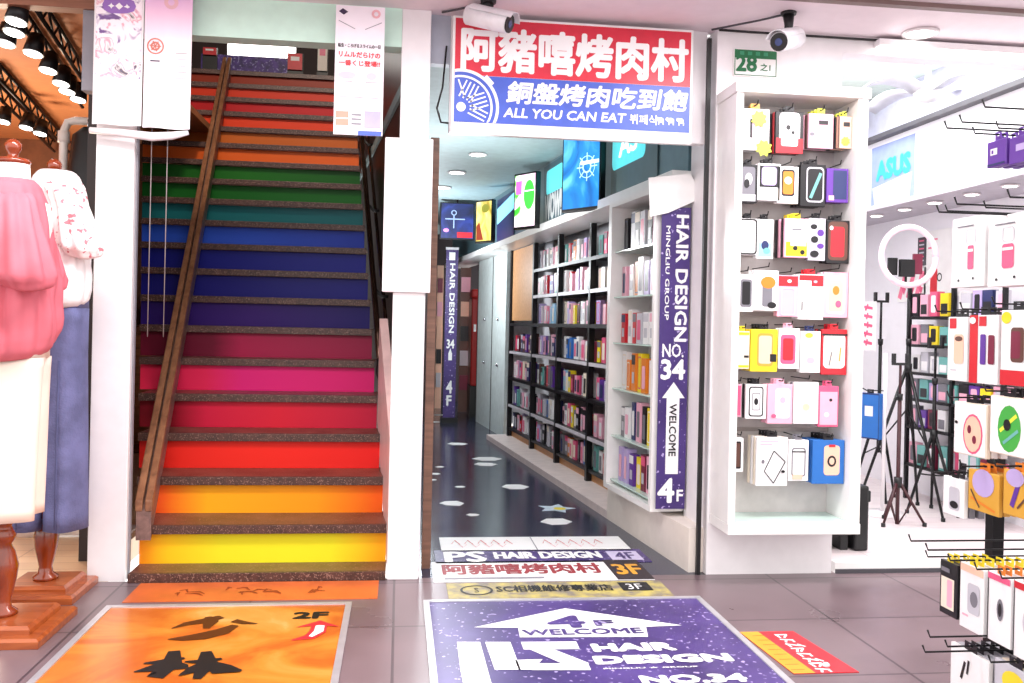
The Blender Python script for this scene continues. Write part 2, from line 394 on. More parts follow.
# ================================================================== STAIRCASE
TREAD = speck_mat('tread_plate', (82, 50, 42), (112, 72, 60), (140, 104, 90), .36, 110, .62, 8)
NOSE = speck_mat('nosing', (58, 32, 26), (80, 48, 40), (136, 104, 92), .45, 150, .60, 30)
st = empty('staircase', (-.6, 4.3, 0), 'wide staircase with rainbow coloured risers climbing between two white pillars', 'staircase')
st.location = (0, 0, 0)
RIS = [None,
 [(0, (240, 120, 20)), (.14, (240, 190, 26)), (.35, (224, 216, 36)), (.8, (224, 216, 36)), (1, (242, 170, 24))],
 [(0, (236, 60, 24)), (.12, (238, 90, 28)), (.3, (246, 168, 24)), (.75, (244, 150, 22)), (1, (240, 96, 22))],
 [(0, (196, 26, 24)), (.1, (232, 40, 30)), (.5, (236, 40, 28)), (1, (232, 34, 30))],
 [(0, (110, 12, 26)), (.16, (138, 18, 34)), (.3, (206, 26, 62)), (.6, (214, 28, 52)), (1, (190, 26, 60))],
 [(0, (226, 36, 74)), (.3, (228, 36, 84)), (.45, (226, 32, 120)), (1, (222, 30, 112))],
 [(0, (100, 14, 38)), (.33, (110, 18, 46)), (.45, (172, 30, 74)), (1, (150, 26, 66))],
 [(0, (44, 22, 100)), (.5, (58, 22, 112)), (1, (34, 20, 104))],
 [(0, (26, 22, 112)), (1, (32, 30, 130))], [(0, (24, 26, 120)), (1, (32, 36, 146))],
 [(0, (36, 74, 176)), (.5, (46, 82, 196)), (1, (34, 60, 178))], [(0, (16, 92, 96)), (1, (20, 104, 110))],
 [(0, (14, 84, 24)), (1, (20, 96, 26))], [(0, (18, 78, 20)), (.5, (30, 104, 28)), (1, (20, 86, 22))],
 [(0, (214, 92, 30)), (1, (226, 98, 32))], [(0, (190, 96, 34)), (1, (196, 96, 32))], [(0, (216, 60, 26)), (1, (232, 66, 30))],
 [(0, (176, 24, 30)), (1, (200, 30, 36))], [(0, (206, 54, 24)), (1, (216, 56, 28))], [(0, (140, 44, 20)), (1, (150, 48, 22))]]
RN = 'yellow,orange,red,crimson,hot pink,dark pink,purple,navy,dark blue,bright blue,teal,green,dark green,orange,amber brown,orange red,deep red,rust orange,brown orange'.split(',')
def sx_r(Y): return -.045 - .1 * (Y - 4.42)
def sx_l(Y): return -1.19 - .278 * (Y - 4.42)
for k in range(0, 20):
    y0 = 4.40 + .25 * (k - 1) if k else 4.255
    z = .041 + .184 * k
    yb = 4.40 + .25 * k + .06
    xl, xr = (sx_l(y0) if k > 1 else -1.18), sx_r(y0)
    if k == 0: xl, xr = -1.18, -.04
    t = MB().box((xl, y0, z - .008), (xr, yb, z), TREAD).box((xl, y0 - .012, z - .04), (xr, y0 + .012, z + .001), NOSE)
    t.build('tread', st, bevel=.002)
    if k:
        yr = y0 + .022
        m = grad_mat('riser_%d' % k, RIS[k], .42)  # colour stops run from the riser's left end to its right
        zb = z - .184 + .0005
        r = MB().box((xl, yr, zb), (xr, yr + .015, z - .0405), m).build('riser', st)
        r['label'] = RN[k - 1] + ' riser board, step %d from the bottom' % k
# wooden rail board running up the steps and its flat side
RB = MB(); RS = MB()
def railx(Y): return -1.17 - .115 * (Y - 4.4)
ya, yb_ = 4.36, 8.85
za, zb_ = .041 + .184 * (ya - 4.15) / .25 + .10, .041 + .184 * (yb_ - 4.15) / .25 + .10
def rbar(mb, dx0, dx1, dz0, dz1, m):
    vs = []
    for Y, Z in ((ya, za), (yb_, zb_)):
        x = railx(Y)
        vs += [(x + dx0, Y, Z + dz0), (x + dx1, Y, Z + dz0), (x + dx1, Y, Z + dz1), (x + dx0, Y, Z + dz1)]
    mb.add(vs, [(0, 1, 2, 3), (7, 6, 5, 4), (0, 4, 5, 1), (1, 5, 6, 2), (2, 6, 7, 3), (3, 7, 4, 0)], m)
rbar(RB, -.022, .012, 0, .05, RAILW); rbar(RB, .022, .056, 0, .05, RAILW)
rbar(RS, -.015, .052, -.13, -.0005, wood_mat('rail_side', (96, 74, 70), (140, 108, 100), .4, (18, 2, 18)))
RB.build('handrail', st, bevel=.006)['label'] = 'pair of brown wooden rail boards'
RS.build('stringer', st)
# pale stringer at the foot of the right side
ps = MB(); pm = mat('pale_pink_board', (226, 190, 186), .4)
vs = []
for Y, z0, z1 in ((4.32, 0, .62), (5.12, .64, 1.21)):
    x = sx_r(Y) + .002
    vs += [(x, Y, z0), (x + .045, Y, z0), (x + .045, Y, z1), (x, Y, z1)]
ps.add(vs, [(0, 1, 2, 3), (7, 6, 5, 4), (0, 4, 5, 1), (1, 5, 6, 2), (2, 6, 7, 3), (3, 7, 4, 0)], pm)
ps.build('stringer', st)['label'] = 'pale pink side board'
# right handrail: dark tube with brackets and a curled end
hr = MB(); BRZ = mat('bronze_tube', (84, 60, 50), .22, .8)
pts = []
for i in range(15):
    Y = 5.2 + i * .29; pts.append((sx_r(Y) - .005 + .02, Y, .041 + .184 * (Y - 4.15) / .25 + .16))
hr.tube(pts, .018, BRZ, 10)
p0 = pts[0]
hr.tube([p0, (p0[0], p0[1] - .06, p0[2] - .07), (p0[0] + .02, p0[1] - .07, p0[2] - .12), (p0[0] + .07, p0[1] - .02, p0[2] - .14), (p0[0] + .075, p0[1] + .03, p0[2] - .12)], .02, BLACKP, 10)
ho = tag(hr.build('stair_handrail'), 'dark tubular handrail with curled end on the right stair wall', 'handrail')
for i in (2, 5, 8, 11):
    p = pts[i]; MB().tube([p, (p[0] + .05, p[1], p[2] - .05), (p[0] + .09, p[1], p[2] - .05)], .011, BLACKP, 8).build('bracket', ho)
hr2 = MB()
hr2.tube([(q[0] + .07, q[1], q[2] - .14) for q in pts[1:]], .012, BRZ, 8)
hr2.build('lower_tube', ho)

# upstairs: lit ceiling box, purple garland panel, little signs
tag(MB().box((-1.93, 10.3, 4.10), (-1.23, 10.36, 4.27), LAMPW).box((-1.95, 10.361, 4.08), (-1.21, 10.40, 4.29), WHITE).box((-1.62, 10.36, 4.29), (-1.58, 10.4, 5.4), BLACK).build('lightbox'),
    'glowing white light box at the top of the stairs', 'light box')
pg = MB().box((-2.15, 10.0, 3.537), (-1.2, 10.08, 3.99), speck_mat('garland', (40, 22, 90), (84, 50, 150), (150, 140, 200), .5, 40, .6, 14))
tag(pg.build('counter'), 'dark purple patterned counter at the stair head', 'counter')
for i, (a, c, nm) in enumerate((((288, 53, 302, 70), PRED, 'small pink red sign board standing at the stair head beside the purple counter'),
                             ((318, 43, 327, 71), CREAM, 'narrow cream sign panel at the stair head behind the notice'),
                             ((203, 47, 216, 55), PRED, 'small red sign board at the upper left of the stair head'))):
    x0, z1 = onY(a[0], a[1], 9.9); x1, z0 = onY(a[2], a[3], 9.9)
    b = MB().box((x0, 9.9, z0), (x1, 9.93, z1), c).box((x0 - .008, 9.931, 3.537), (x1 + .008, 9.945, z1 + .01), BLACKP)
    fr = frame((x0, 9.9, z0), (1, 0, 0), (0, 0, 1))
    rect2(b, (x1 - x0) * .2, (z1 - z0) * .55, (x1 - x0) * .8, (z1 - z0) * .8, fr, PPINK if c is not PRED else PWHITE)
    tag(b.build('sign_board'), nm, 'sign')

# ================================================================== SIGNS AND BANNERS ON THE FACADE
x0, x1, z0, z1 = .215, 1.37, 2.075, 2.625
sg = empty('shop_sign', (x0, F - .03, z0), 'red and blue barbecue restaurant sign board above the corridor', 'sign')
w, h = x1 - x0, z1 - z0
sb = MB().box((0, 0, 0), (w, .03, h), WHITE2)
sb.build('board', sg, bevel=.003)
fl = lambda v: Vector((v[0], -v[2], v[1]))
ff = MB(); SRED = mat('sign_red', (214, 44, 66), .35); SBLUE = mat('sign_blue', (70, 96, 196), .35)
rect2(ff, .012, h * .50, w - .012, h - .012, fl, SRED); rect2(ff, .012, .055, w - .012, h * .498, fl, SBLUE)
ff.build('printed_face', sg)
lt = MB()
put_text(lt, '阿豬嘻烤肉村', fl, .045, h * .545, w - .075, .195, PWHITE, bold=.007, z=.003)
put_text(lt, '銅盤烤肉吃到飽', fl, .255, .155, w - .29, .10, PWHITE, bold=.0035, z=.003, slant=.15)
put_text(lt, 'ALL YOU CAN EAT', fl, .245, .088, .58, .043, PWHITE, bold=.0018, z=.003, slant=.15)
put_text(lt, '뷔페식', fl, .85, .085, .13, .046, PWHITE, bold=.001, z=.003)
lt.build('lettering', sg)
ic = MB()
for cx_, s_ in ((1.0, .8), (1.05, .85), (1.1, .7)):      # pig, cow and bird-like marks
    disc2(ic, cx_, .11, .02 * s_, .013, fl, PWHITE, .003); disc2(ic, cx_ - .02 * s_, .115, .009, .009, fl, PWHITE, .0032, 12)
    for dx in (-.012, .01): rect2(ic, cx_ + dx, .088, cx_ + dx + .006, .103, fl, PWHITE, .0031)
ic.build('animal_icons', sg)
gr = MB(); gc = (.045, .125)
for r0, r1, m, z in ((.0, .178, PWHITE, .002), (0, .164, SBLUE, .0022), (0, .148, PWHITE, .0024), (0, .138, SBLUE, .0026)):
    a = [(gc[0] + r1 * cos(radians(t)), gc[1] + r1 * sin(radians(t))) for t in range(0, 360, 6)]
    a = [(max(.013, x), max(.057, y)) for x, y in a]
    poly2(gr, a, fl, m, z)
def gl(p): return (max(.013, p[0]), max(.057, p[1]))
for t in range(0, 360, 45):
    for o in (-.03, -.01, .01, .03):
        d = (cos(radians(t + 20)), sin(radians(t + 20))); n_ = (-d[1], d[0])
        a = (gc[0] + d[0] * .04 + n_[0] * o, gc[1] + d[1] * .04 + n_[1] * o); b = (gc[0] + d[0] * .125 + n_[0] * o, gc[1] + d[1] * .125 + n_[1] * o)
        if min(a[0], b[0]) < .014 or min(a[1], b[1]) < .06: continue
        line2(gr, a, b, .007, fl, PWHITE, .003)
disc2(gr, gc[0], gc[1], .022, .022, fl, PWHITE, .0032); line2(gr, (.155, .272), (.19, .235), .022, fl, PWHITE, .003)
gr.build('grill_emblem', sg)

# number plate
x0, z1 = onY(734, 48, F - .012); x1, z0 = onY(777, 78, F - .012)
npl = empty('number_plate', (x0, F - .012, z0), 'green and white house number plate reading 28 above the display cabinet', 'number plate')
w, h = x1 - x0, z1 - z0
MB().box((0, 0, 0), (w, .011, h), WHITE2).build('plate', npl, bevel=.003)
q = MB(); rect2(q, .005, h * .68, w - .005, h - .005, fl, PGREEN)
for i in range(4): rect2(q, .03 + i * .04, h * .77, .052 + i * .04, h * .9, fl, mat('plate_mark', (60, 150, 110), .5), .0016)
for a in ((.004, .004, w - .004, .008), (.004, h * .66, w - .004, h * .68), (.004, .004, .008, h - .004), (w - .008, .004, w - .004, h - .004)): rect2(q, *a, fl, PGREEN, .0014)
q.build('green_band', npl)
q = MB(); put_text(q, '28', fl, .014, .025, .1, .075, PGREEN, bold=.004, z=.002); put_text(q, '之1', fl, .135, .03, .05, .035, PGREEN, bold=.001, z=.002)
q.build('number', npl)

# two event posters hung over the left pillar
def hang_sheet(name, label, x0, x1, z0, z1, Y, m, cat, wave=.012, group=None, sub=None):
    o = empty(name, (x0, Y, z0), label, cat, group)
    N = 14; w, h = x1 - x0, z1 - z0; vs = []
    def dy(i, j): return -wave * (1 - j / N) * sin(i / N * pi * 2.2) - .004
    for j in range(N + 1):
        for i in range(N + 1): vs.append((w * i / N, dy(i, j), h * j / N))
    n1 = len(vs); vs += [(x, y + .003, z) for x, y, z in vs]
    fs = []
    for j in range(N):
        for i in range(N):
            a = j * (N + 1) + i; fs.append((a, a + 1, a + N + 2, a + N + 1)); fs.append((n1 + a + N + 1, n1 + a + N + 2, n1 + a + 1, n1 + a))
    MB().add(vs, fs, m, True).build('sheet', o)
    fr = lambda v: Vector((v[0], -wave * (1 - v[1] / h) * sin(v[0] / w * pi * 2.2) - .004 - v[2], v[1]))
    return o, w, h, fr
PM = speck_mat('event_print', (250, 240, 246), (252, 246, 248), (196, 176, 206), .5, 34, .58, 9)
nt, b = nodes_of(PM)
# collage print: clusters of violet, pink and dark line shapes on white
def collage(name, cols, sc):
    m = mat(name, (250, 246, 248), .5); nt, b = nodes_of(m)
    tc = nt.nodes.new('ShaderNodeTexCoord'); vo = nt.nodes.new('ShaderNodeTexVoronoi'); vo.inputs['Scale'].default_value = sc
    nz = nt.nodes.new('ShaderNodeTexNoise'); nz.inputs['Scale'].default_value = sc * .5; nz.inputs['Detail'].default_value = 3; nz.inputs['Distortion'].default_value = 1.2
    nt.links.new(tc.outputs['Object'], vo.inputs['Vector']); nt.links.new(tc.outputs['Object'], nz.inputs['Vector'])
    r = nt.nodes.new('ShaderNodeValToRGB'); e = r.color_ramp.elements
    while len(e) < len(cols): e.new(.5)
    for q, (p, c) in zip(e, cols): q.position = p; q.color = (*lin(c), 1)
    nt.links.new(nz.outputs['Fac'], r.inputs['Fac']); nt.links.new(r.outputs['Color'], b.inputs['Base Color'])
    return m
COLL = collage('collage_print', [(0, (60, 40, 70)), (.36, (120, 90, 150)), (.42, (250, 244, 250)), (.54, (250, 240, 246)), (.585, (226, 160, 180)), (.63, (250, 240, 240)), (.68, (84, 70, 84)), (.74, (150, 150, 210))], 22)
PK = grad_mat('pink_fade', [(0, (250, 248, 250)), (.62, (250, 240, 246)), (.86, (244, 206, 232)), (1, (230, 186, 232))], .5, 'Z')
xa, zt = onY(94, -8, 4.2)
o, w, h, fr = hang_sheet('event_poster', 'busy violet and pink illustrated poster hanging at the top of the left white pillar', onY(95, 0, 4.2)[0], onY(144.5, 0, 4.2)[0], 2.03, 2.64, 4.2, WHITE, 'poster')
q = MB(); ph = mat('poster_violet', (150, 110, 190), .5); ln = mat('poster_line', (60, 40, 74), .5); pk2 = mat('poster_rose', (236, 180, 186), .5)
N = 10
vs = [fr((w * (.04 + .92 * i / N), h * (.34 + .65 * j / N), .0015)) for j in range(N + 1) for i in range(N + 1)]
q.add(vs, [(j * (N + 1) + i, j * (N + 1) + i + 1, (j + 1) * (N + 1) + i + 1, (j + 1) * (N + 1) + i) for j in range(N) for i in range(N)], COLL, True)
poly2(q, [(w * .5 + w * .34 * cos(t / 12 * 2 * pi), h * .86 + h * .07 * sin(t / 12 * 2 * pi) * (1 + .2 * cos(t))) for t in range(12)], fr, ph, .003)
put_text(q, '✦◆✦', fr, w * .28, h * .83, w * .44, h * .05, PWHITE, z=.004)
poly2(q, [(w * .08, h * .97), (w * .22, h * .985), (w * .36, h * .96), (w * .22, h * .925)], fr, ln, .003)
q.build('print', o)
o, w, h, fr = hang_sheet('event_poster', 'white poster fading to pink with a round red seal, beside the violet one', onY(145.5, 0, 4.2)[0], onY(193, 0, 4.2)[0], 2.025, 2.645, 4.2, PK, 'poster')
q = MB(); rd = mat('seal_red', (206, 120, 104), .5)
ring2(q, w * .24, h * .58, .030, .036, fr, rd, .002); ring2(q, w * .24, h * .58, .012, .02, fr, rd, .002); rect2(q, w * .14, h * .47, w * .34, h * .48, fr, ln, .002)
for k in range(6): line2(q, (w * .24, h * .58), (w * .24 + .024 * cos(k), h * .58 + .024 * sin(k)), .005, fr, rd, .0021)
poly2(q, [(w * .12, h * .94), (w * .2, h * .96), (w * .34, h * .99), (w * .28, h * .95), (w * .22, h * .92)], fr, ph, .002)
ring2(q, w * .55, h * .9, .014, .03, fr, mat('seal_pink', (238, 190, 200), .5), .002); rect2(q, w * .76, h * .95, w * .96, h * .965, fr, ln, .002)
for i in range(5): rect2(q, w * (.66 + .05 * (i % 2)), h * (.36 + .045 * i), w * .9, h * (.363 + .045 * i), fr, PGREY, .002)
q.build('print', o)
# rolled fabric edge and tie under the posters
q = MB().tube([(-1.37, 4.21, 2.005), (-1.25, 4.205, 2.0), (-1.1, 4.19, 1.985), (-1.02, 4.2, 1.995), (-.95, 4.2, 2.012)], [.014, .016, .02, .018, .01], WHITE, 8)
tag(q.build('poster_roll'), 'white rolled hem hanging under the two pillar posters', 'roll')
# notice
xa, xb = onY(335, 60, 4.2)[0], onY(384, 60, 4.2)[0]
o, w, h, fr = hang_sheet('paper_notice', 'white Japanese raffle notice with red headline hanging by the stairs', xa, xb, 2.035, 2.62, 4.2, mat('notice_paper', (246, 238, 246), .5, var=.02), 'notice', wave=.004)
q = MB()
put_text(q, '転生・ころげるスライムの一日', fr, w * .06, h * .675, w * .86, h * .03, INK, bold=.0006, z=.002)
put_text(q, 'リムルだらけの', fr, w * .08, h * .60, w * .84, h * .042, PRED, bold=.001, z=.002)
put_text(q, '一番くじ登場!!', fr, w * .08, h * .535, w * .84, h * .042, PRED, bold=.001, z=.002)
q.build('lettering', o)
q = MB(); lb = mat('notice_lilac', (200, 196, 226), .5); lo_ = mat('notice_salmon', (238, 150, 130), .5)
poly2(q, [(w * .06, h * .95), (w * .14, h * .975), (w * .25, h * .95), (w * .16, h * .925)], fr, ln, .002)
ring2(q, w * .82, h * .945, .01, .02, fr, pk2, .002)
line2(q, (w * .06, h * .88), (w * .4, h * .82), .003, fr, PGREY, .002); line2(q, (w * .94, h * .88), (w * .6, h * .82), .003, fr, PGREY, .002)
for cx_, cy_, rx in ((.25, .46, .18), (.75, .46, .1), (.22, .34, .12), (.48, .34, .07), (.78, .34, .13)):
    disc2(q, w * cx_, h * cy_, w * rx, h * .028, fr, lb, .002); rect2(q, w * (cx_ - .12), h * (cy_ - .05), w * (cx_ + .12), h * (cy_ - .045), fr, PGREY, .002)
rect2(q, w * .04, h * .13, w * .30, h * .18, fr, lo_, .002); rect2(q, w * .04, h * .07, w * .3, h * .12, fr, lo_, .002)
for i in range(3): rect2(q, w * .36, h * (.08 + i * .035), w * .56, h * (.095 + i * .035), fr, PGREY, .002)
rect2(q, w * .62, h * .06, w * .96, h * .19, fr, mat('notice_blue', (176, 170, 222), .5), .002); rect2(q, w * .5, -.0, w * .98, h * .035, fr, PBLUE, .002)
q.build('print', o)

# CCTV cameras
def cctv(px, py, Y, label, aim, cable):
    x, z = onY(px, py, Y)
    o = empty('security_camera', (x, Y, 2.649), label, 'camera')
    dz = z - 2.649
    d = Vector(aim).normalized(); c = Vector((0, 0, dz)); a = c - d * .105; b = c + d * .105
    WH = mat('camera_white', (232, 230, 234), .35)
    MB().tube([a - d*.006, a, b, b + d * .004], [.034, .046, .046, .042], WH, 16).build('housing', o)
    lens = MB().tube([b + d * .0045, b + d * .010], .040, BLACKP, 16).tube([b + d * .0105, b + d * .013], .017, mat('lens_glass', (60, 70, 110), .08), 14)
    lens.build('lens', o)
    # visor
    side = d.cross(Vector((0, 0, 1))).normalized(); up = side.cross(d)
    vs = []
    for p in (a + d * .02, b + d * .03):
        for k in range(7):
            t = radians(20 + k * 140 / 6); r = .052
            vs.append(p + side * r * cos(t) + up * r * sin(t))
    n1 = len(vs)
    for p in (a + d * .02, b + d * .03):
        for k in range(7):
            t = radians(20 + k * 140 / 6); r = .055
            vs.append(p + side * r * cos(t) + up * r * sin(t))
    fs = [(k, k + 1, k + 8, k + 7) for k in range(6)] + [(n1 + k + 7, n1 + k + 8, n1 + k + 1, n1 + k) for k in range(6)]
    fs += [(k + 7, k + 8, n1 + k + 8, n1 + k + 7) for k in range(6)] + [(n1 + k, n1 + k + 1, k + 1, k) for k in range(6)]
    fs += [(0, 7, n1 + 7, n1), (n1 + 6, n1 + 13, 13, 6)]
    MB().add(vs, fs, WH).build('visor', o)
    MB().lathe([(0.0, -.012), (.034, -.012), (.036, 0), (0, 0)], (0, .0, 0), BLACKP, 16).tube([(0, 0, -.01), (.004, .004, dz * .45), c + Vector((0, 0, .042))], [.026, .02, .018], BLACKP, 10).build('bracket', o)
    MB().tube(cable, .005, DGREY, 6).build('cable', o)
cctv(488, 19, 4.1, 'white bullet security camera above the barbecue sign, aimed right', (.75, -.45, -.28), [(0, 0, -.005), (-.05, .05, -.01), (-.1, .1, -.006), (-.2, .17, -.008)])
cctv(788, 40, 4.0, 'white bullet security camera on black bracket beside the number plate', (-.62, -.62, -.3), [(0, .0, -.005), (-.1, .1, -.01), (-.28, .24, -.02)])
# soffit downlights
DR = mat('downlight_rim', (238, 230, 232), .3)
def downlight(x, y, z, r, label, group):
    o = empty('downlight', (x, y, z), label, 'ceiling light', group)
    MB().lathe([(r * .78, -.002), (r, -.002), (r * .96, -.012), (r * .8, -.012)], (0, 0, 0), DR, 28).build('rim', o)
    MB().lathe([(0, -.0035), (r * .775, -.0035), (r * .775, -.0125), (0, -.0135)], (0, 0, 0), LAMPW, 24).build('diffuser', o)
downlight(2.465, 4.145, 2.6495, .085, 'round downlight in the white soffit above the phone shop entrance', None)
for i, (p, lb_) in enumerate((((478, 154), 'first round ceiling light in the corridor, nearest the entrance'), ((457, 172), 'second round ceiling light in the corridor'), ((442, 187), 'third round ceiling light in the corridor, farthest from the entrance'))):
    x, y = onZ(*p, 2.55); downlight(x, y, 2.5515, .075 + .012 * i, lb_, 'corridor ceiling lights')
# facade wires
tag(MB().tube([(1.5, F - .02, 2.638), (1.65, F - .025, 2.635), (2.2, F - .02, 2.636), (3.0, F - .02, 2.636)], .006, BLACKP, 6).build('power_cable'), 'thin black cable running under the soffit edge on the right', 'cable')
tag(MB().tube([(.19, F + .04, 2.5), (.175, F + .03, 2.3), (.15, F + .02, 2.2), (.17, F + .0, 2.13), (.205, F + .01, 2.13)], .005, BLACKP, 6).build('power_cable'), 'short black cable looping beside the barbecue sign', 'cable')
# fluorescent tube over the phone shop entrance
fx = empty('tube_light', (2.3, F - .06, 2.60), 'long white fluorescent tube above the phone shop entrance', 'light')
MB().box((0, .0, 0), (1.25, .058, .035), WHITE).build('housing', fx, bevel=.004)
MB().tube([(.02, .02, -.018), (1.23, .02, -.018)], .017, LAMPW, 10).build('tube', fx)

# ================================================================== FLOOR MATS AND STICKERS
def floorfr(v): return Vector((v[0], v[1], v[2] + .004))
def mat_obj(name, label, cat, x0, y0, x1, y1, m, border=None, bw=.025):
    o = empty(name, (x0, y0, 0), label, cat); w, h = x1 - x0, y1 - y0
    MB().box((bw if border else 0, bw if border else 0, .0005), (w - (bw if border else 0), h - (bw if border else 0), .0035), m).build('sheet', o)
    if border:
        b = MB()
        for q in (((0, 0), (w, bw)), ((0, h - bw), (w, h)), ((0, bw), (bw, h - bw)), ((w - bw, bw), (w, h - bw))): b.box((*q[0], .0005), (*q[1], .008), border)
        b.build('border', o)
    return o, w, h
SILV = mat('silver_edge', (206, 204, 208), .3, .5)
def matgal(name, cols, sc, rough):
    m = mat(name, cols[0][1], rough); nt, b = nodes_of(m)
    tc = nt.nodes.new('ShaderNodeTexCoord'); n = nt.nodes.new('ShaderNodeTexNoise'); n.inputs['Scale'].default_value = sc; n.inputs['Detail'].default_value = 5; n.inputs['Distortion'].default_value = 1
    r = nt.nodes.new('ShaderNodeValToRGB'); e = r.color_ramp.elements
    while len(e) < len(cols): e.new(.5)
    for q, (p, c) in zip(e, cols): q.position = p; q.color = (*lin(c), 1)
    nt.links.new(tc.outputs['Object'], n.inputs['Vector']); nt.links.new(n.outputs['Fac'], r.inputs['Fac']); nt.links.new(r.outputs['Color'], b.inputs['Base Color'])
    return m
ORM = matgal('orange_print', [(.2, (164, 74, 26)), (.42, (196, 100, 34)), (.55, (212, 132, 48)), (.66, (214, 150, 70)), (.78, (236, 196, 130))], 2.6, .25)
MX0, MY0, MX1, MY1 = -1.165, 2.55, -.175, 3.905
mo, w, h = mat_obj('floor_mat', 'orange floor mat with black brush characters before the stairs', 'floor mat', MX0, MY0, MX1, MY1, ORM, SILV)
def mp(px, py): x, y = onZ(px, py, .004); return (x - MX0, y - MY0)
BRN = mat('brush_brown', (86, 40, 10), .4)
def stroke(mb, pts, ws, m, z=.001):
    """a tapered brush stroke through photo-independent mat points"""
    n = len(pts); L = []; R = []
    for i, p in enumerate(pts):
        a = pts[max(0, i - 1)]; b = pts[min(n - 1, i + 1)]; dx, dy = b[0] - a[0], b[1] - a[1]; l = sqrt(dx * dx + dy * dy) or 1
        L.append((p[0] - dy / l * ws[i], p[1] + dx / l * ws[i])); R.append((p[0] + dy / l * ws[i], p[1] - dx / l * ws[i]))
    for i in range(n - 1): poly2(mb, [L[i], L[i + 1], R[i + 1], R[i]], floorfr, m, z + i * .00003)
q = MB()
def st_(pl, ws, m, k): stroke(q, [mp(50 + a * .3906, 570 + b * .391) for a, b in pl], ws, m, .001 + k * .0002)
st_([(405, 120), (412, 132), (400, 150)], [.012, .03, .012], BRN, 0)
st_([(312, 150), (350, 138), (400, 130), (440, 120)], [.004, .02, .03, .02], BRN, 1)
st_([(470, 130), (500, 136), (530, 138)], [.02, .016, .004], BRN, 2)
st_([(475, 142), (440, 158), (390, 170), (340, 176), (302, 178)], [.016, .036, .038, .024, .004], BRN, 3)
# second character
K = INK
st_([(240, 240), (290, 236), (345, 226)], [.006, .024, .008], K, 4)
st_([(318, 208), (312, 240), (268, 276), (276, 262)], [.02, .034, .03, .008], K, 5)
st_([(300, 238), (262, 254), (215, 262)], [.02, .03, .004], K, 6)
st_([(318, 240), (336, 250), (352, 252)], [.02, .028, .006], K, 7)
st_([(345, 236), (395, 236), (440, 228)], [.006, .024, .008], K, 8)
st_([(400, 210), (402, 240), (376, 280)], [.018, .036, .014], K, 9)
st_([(396, 240), (370, 256), (330, 272)], [.02, .03, .004], K, 10)
st_([(408, 240), (440, 256), (490, 260)], [.022, .044, .008], K, 11)
q.build('brush_characters', mo)
q = MB()
a = mp(294, 617); b = mp(328, 611.5)
put_text(q, '2F', floorfr, a[0], a[1] - .02, b[0] - a[0], .075, INK, bold=.006, z=.001)
sw_ = [mp(50 + x * .3906, 570 + y * .391) for x, y in ((690, 140), (685, 158), (664, 172), (618, 180))]
stroke(q, sw_, [.03, .032, .026, .004], PRED, .001); stroke(q, [(x + .004, y + .004) for x, y in sw_[:3]], [.017, .018, .008], PWHITE, .0016)
poly2(q, [mp(50 + x * .3906, 570 + y * .391) for x, y in ((628, 148), (692, 130), (742, 146), (690, 142))], floorfr, PRED, .0018)
q.build('floor_number', mo)
# orange strip sticker by the first step
so, w, h = mat_obj('floor_sticker', 'orange calligraphy strip stuck on the tiles at the foot of the stairs', 'floor sticker', -1.12, 3.96, -.07, 4.235, mat('orange_strip', (214, 106, 52), .35, var=.15, scale=5))
q = MB(); BR2 = mat('strip_ink', (150, 60, 26), .5)
for i, cx_ in enumerate((.23, .42, .6, .8)):
    for k in range(4):
        t = random.random() * pi; a = (cx_ + random.uniform(-.05, .05), h * .5 + random.uniform(-.04, .04))
        stroke(q, [a, (a[0] + .05 * cos(t), a[1] + .02 * sin(t)), (a[0] + .08 * cos(t), a[1] - .03)], [.003, .008, .002], BR2, .0008 + k * .0002)
q.build('brush_characters', so)
# purple mat
MX0, MY0, MX1, MY1 = .125, 2.55, 1.345, 3.915
mo, w, h = mat_obj('floor_mat', 'purple starry floor mat with white arrow and hair salon lettering', 'floor mat', MX0, MY0, MX1, MY1, PURPLE, SILV)
q = MB()
poly2(q, [mp(*p) for p in ((565, 608.5), (682, 625.5), (646, 627), (648, 637), (520, 637.5), (518, 628), (474, 627.5))], floorfr, PWHITE, .001)
q.build('arrow', mo)
q = MB()
a = mp(543, 627); b = mp(595, 613); put_text(q, '4', floorfr, a[0] + .03, a[1] - .015, .14, .135, PURPLE, bold=.008, z=.003)
a = mp(597, 626); put_text(q, 'F', floorfr, a[0], a[1], .07, .06, PURPLE, bold=.005, z=.003)
a = mp(524, 636); b = mp(640, 629); put_text(q, 'WELCOME', floorfr, a[0], a[1] - .0, b[0] - a[0], .062, PURPLE, bold=.003, z=.003)
def tx(s, p0, p1, bold, slant=0):
    a = mp(*p0); b = mp(*p1); put_text(q, s, floorfr, a[0], a[1], b[0] - a[0], b[1] - a[1], PWHITE, bold=bold, z=.001, slant=slant)
tx('HAIR', (596, 651.5), (670, 643), .008); tx('DESIGN', (598, 664), (726, 654), .008)
tx('MINGLIU ★ GROUP', (604, 669.5), (697, 666), .001); tx('NO.34', (645, 684), (741, 674), .007)
q.build('lettering', mo)
q = MB()
PS = lambda *pts: poly2(q, [mp(420 + x * .42, 530 + y * .42) for x, y in pts], floorfr, PWHITE, .001)
PS((88, 267), (143, 267), (161, 333), (96, 333)); PS((96, 333), (161, 333), (172, 372), (104, 372))
PS((155, 267), (215, 267), (240, 333), (178, 333)); PS((226, 310), (292, 308), (268, 333), (235, 333))
PS((240, 267), (372, 266), (380, 284), (247, 285)); PS((262, 285), (318, 284.5), (404, 318), (338, 318)); PS((284, 318), (400, 318), (407, 334), (266, 334))
q.build('logo', mo)
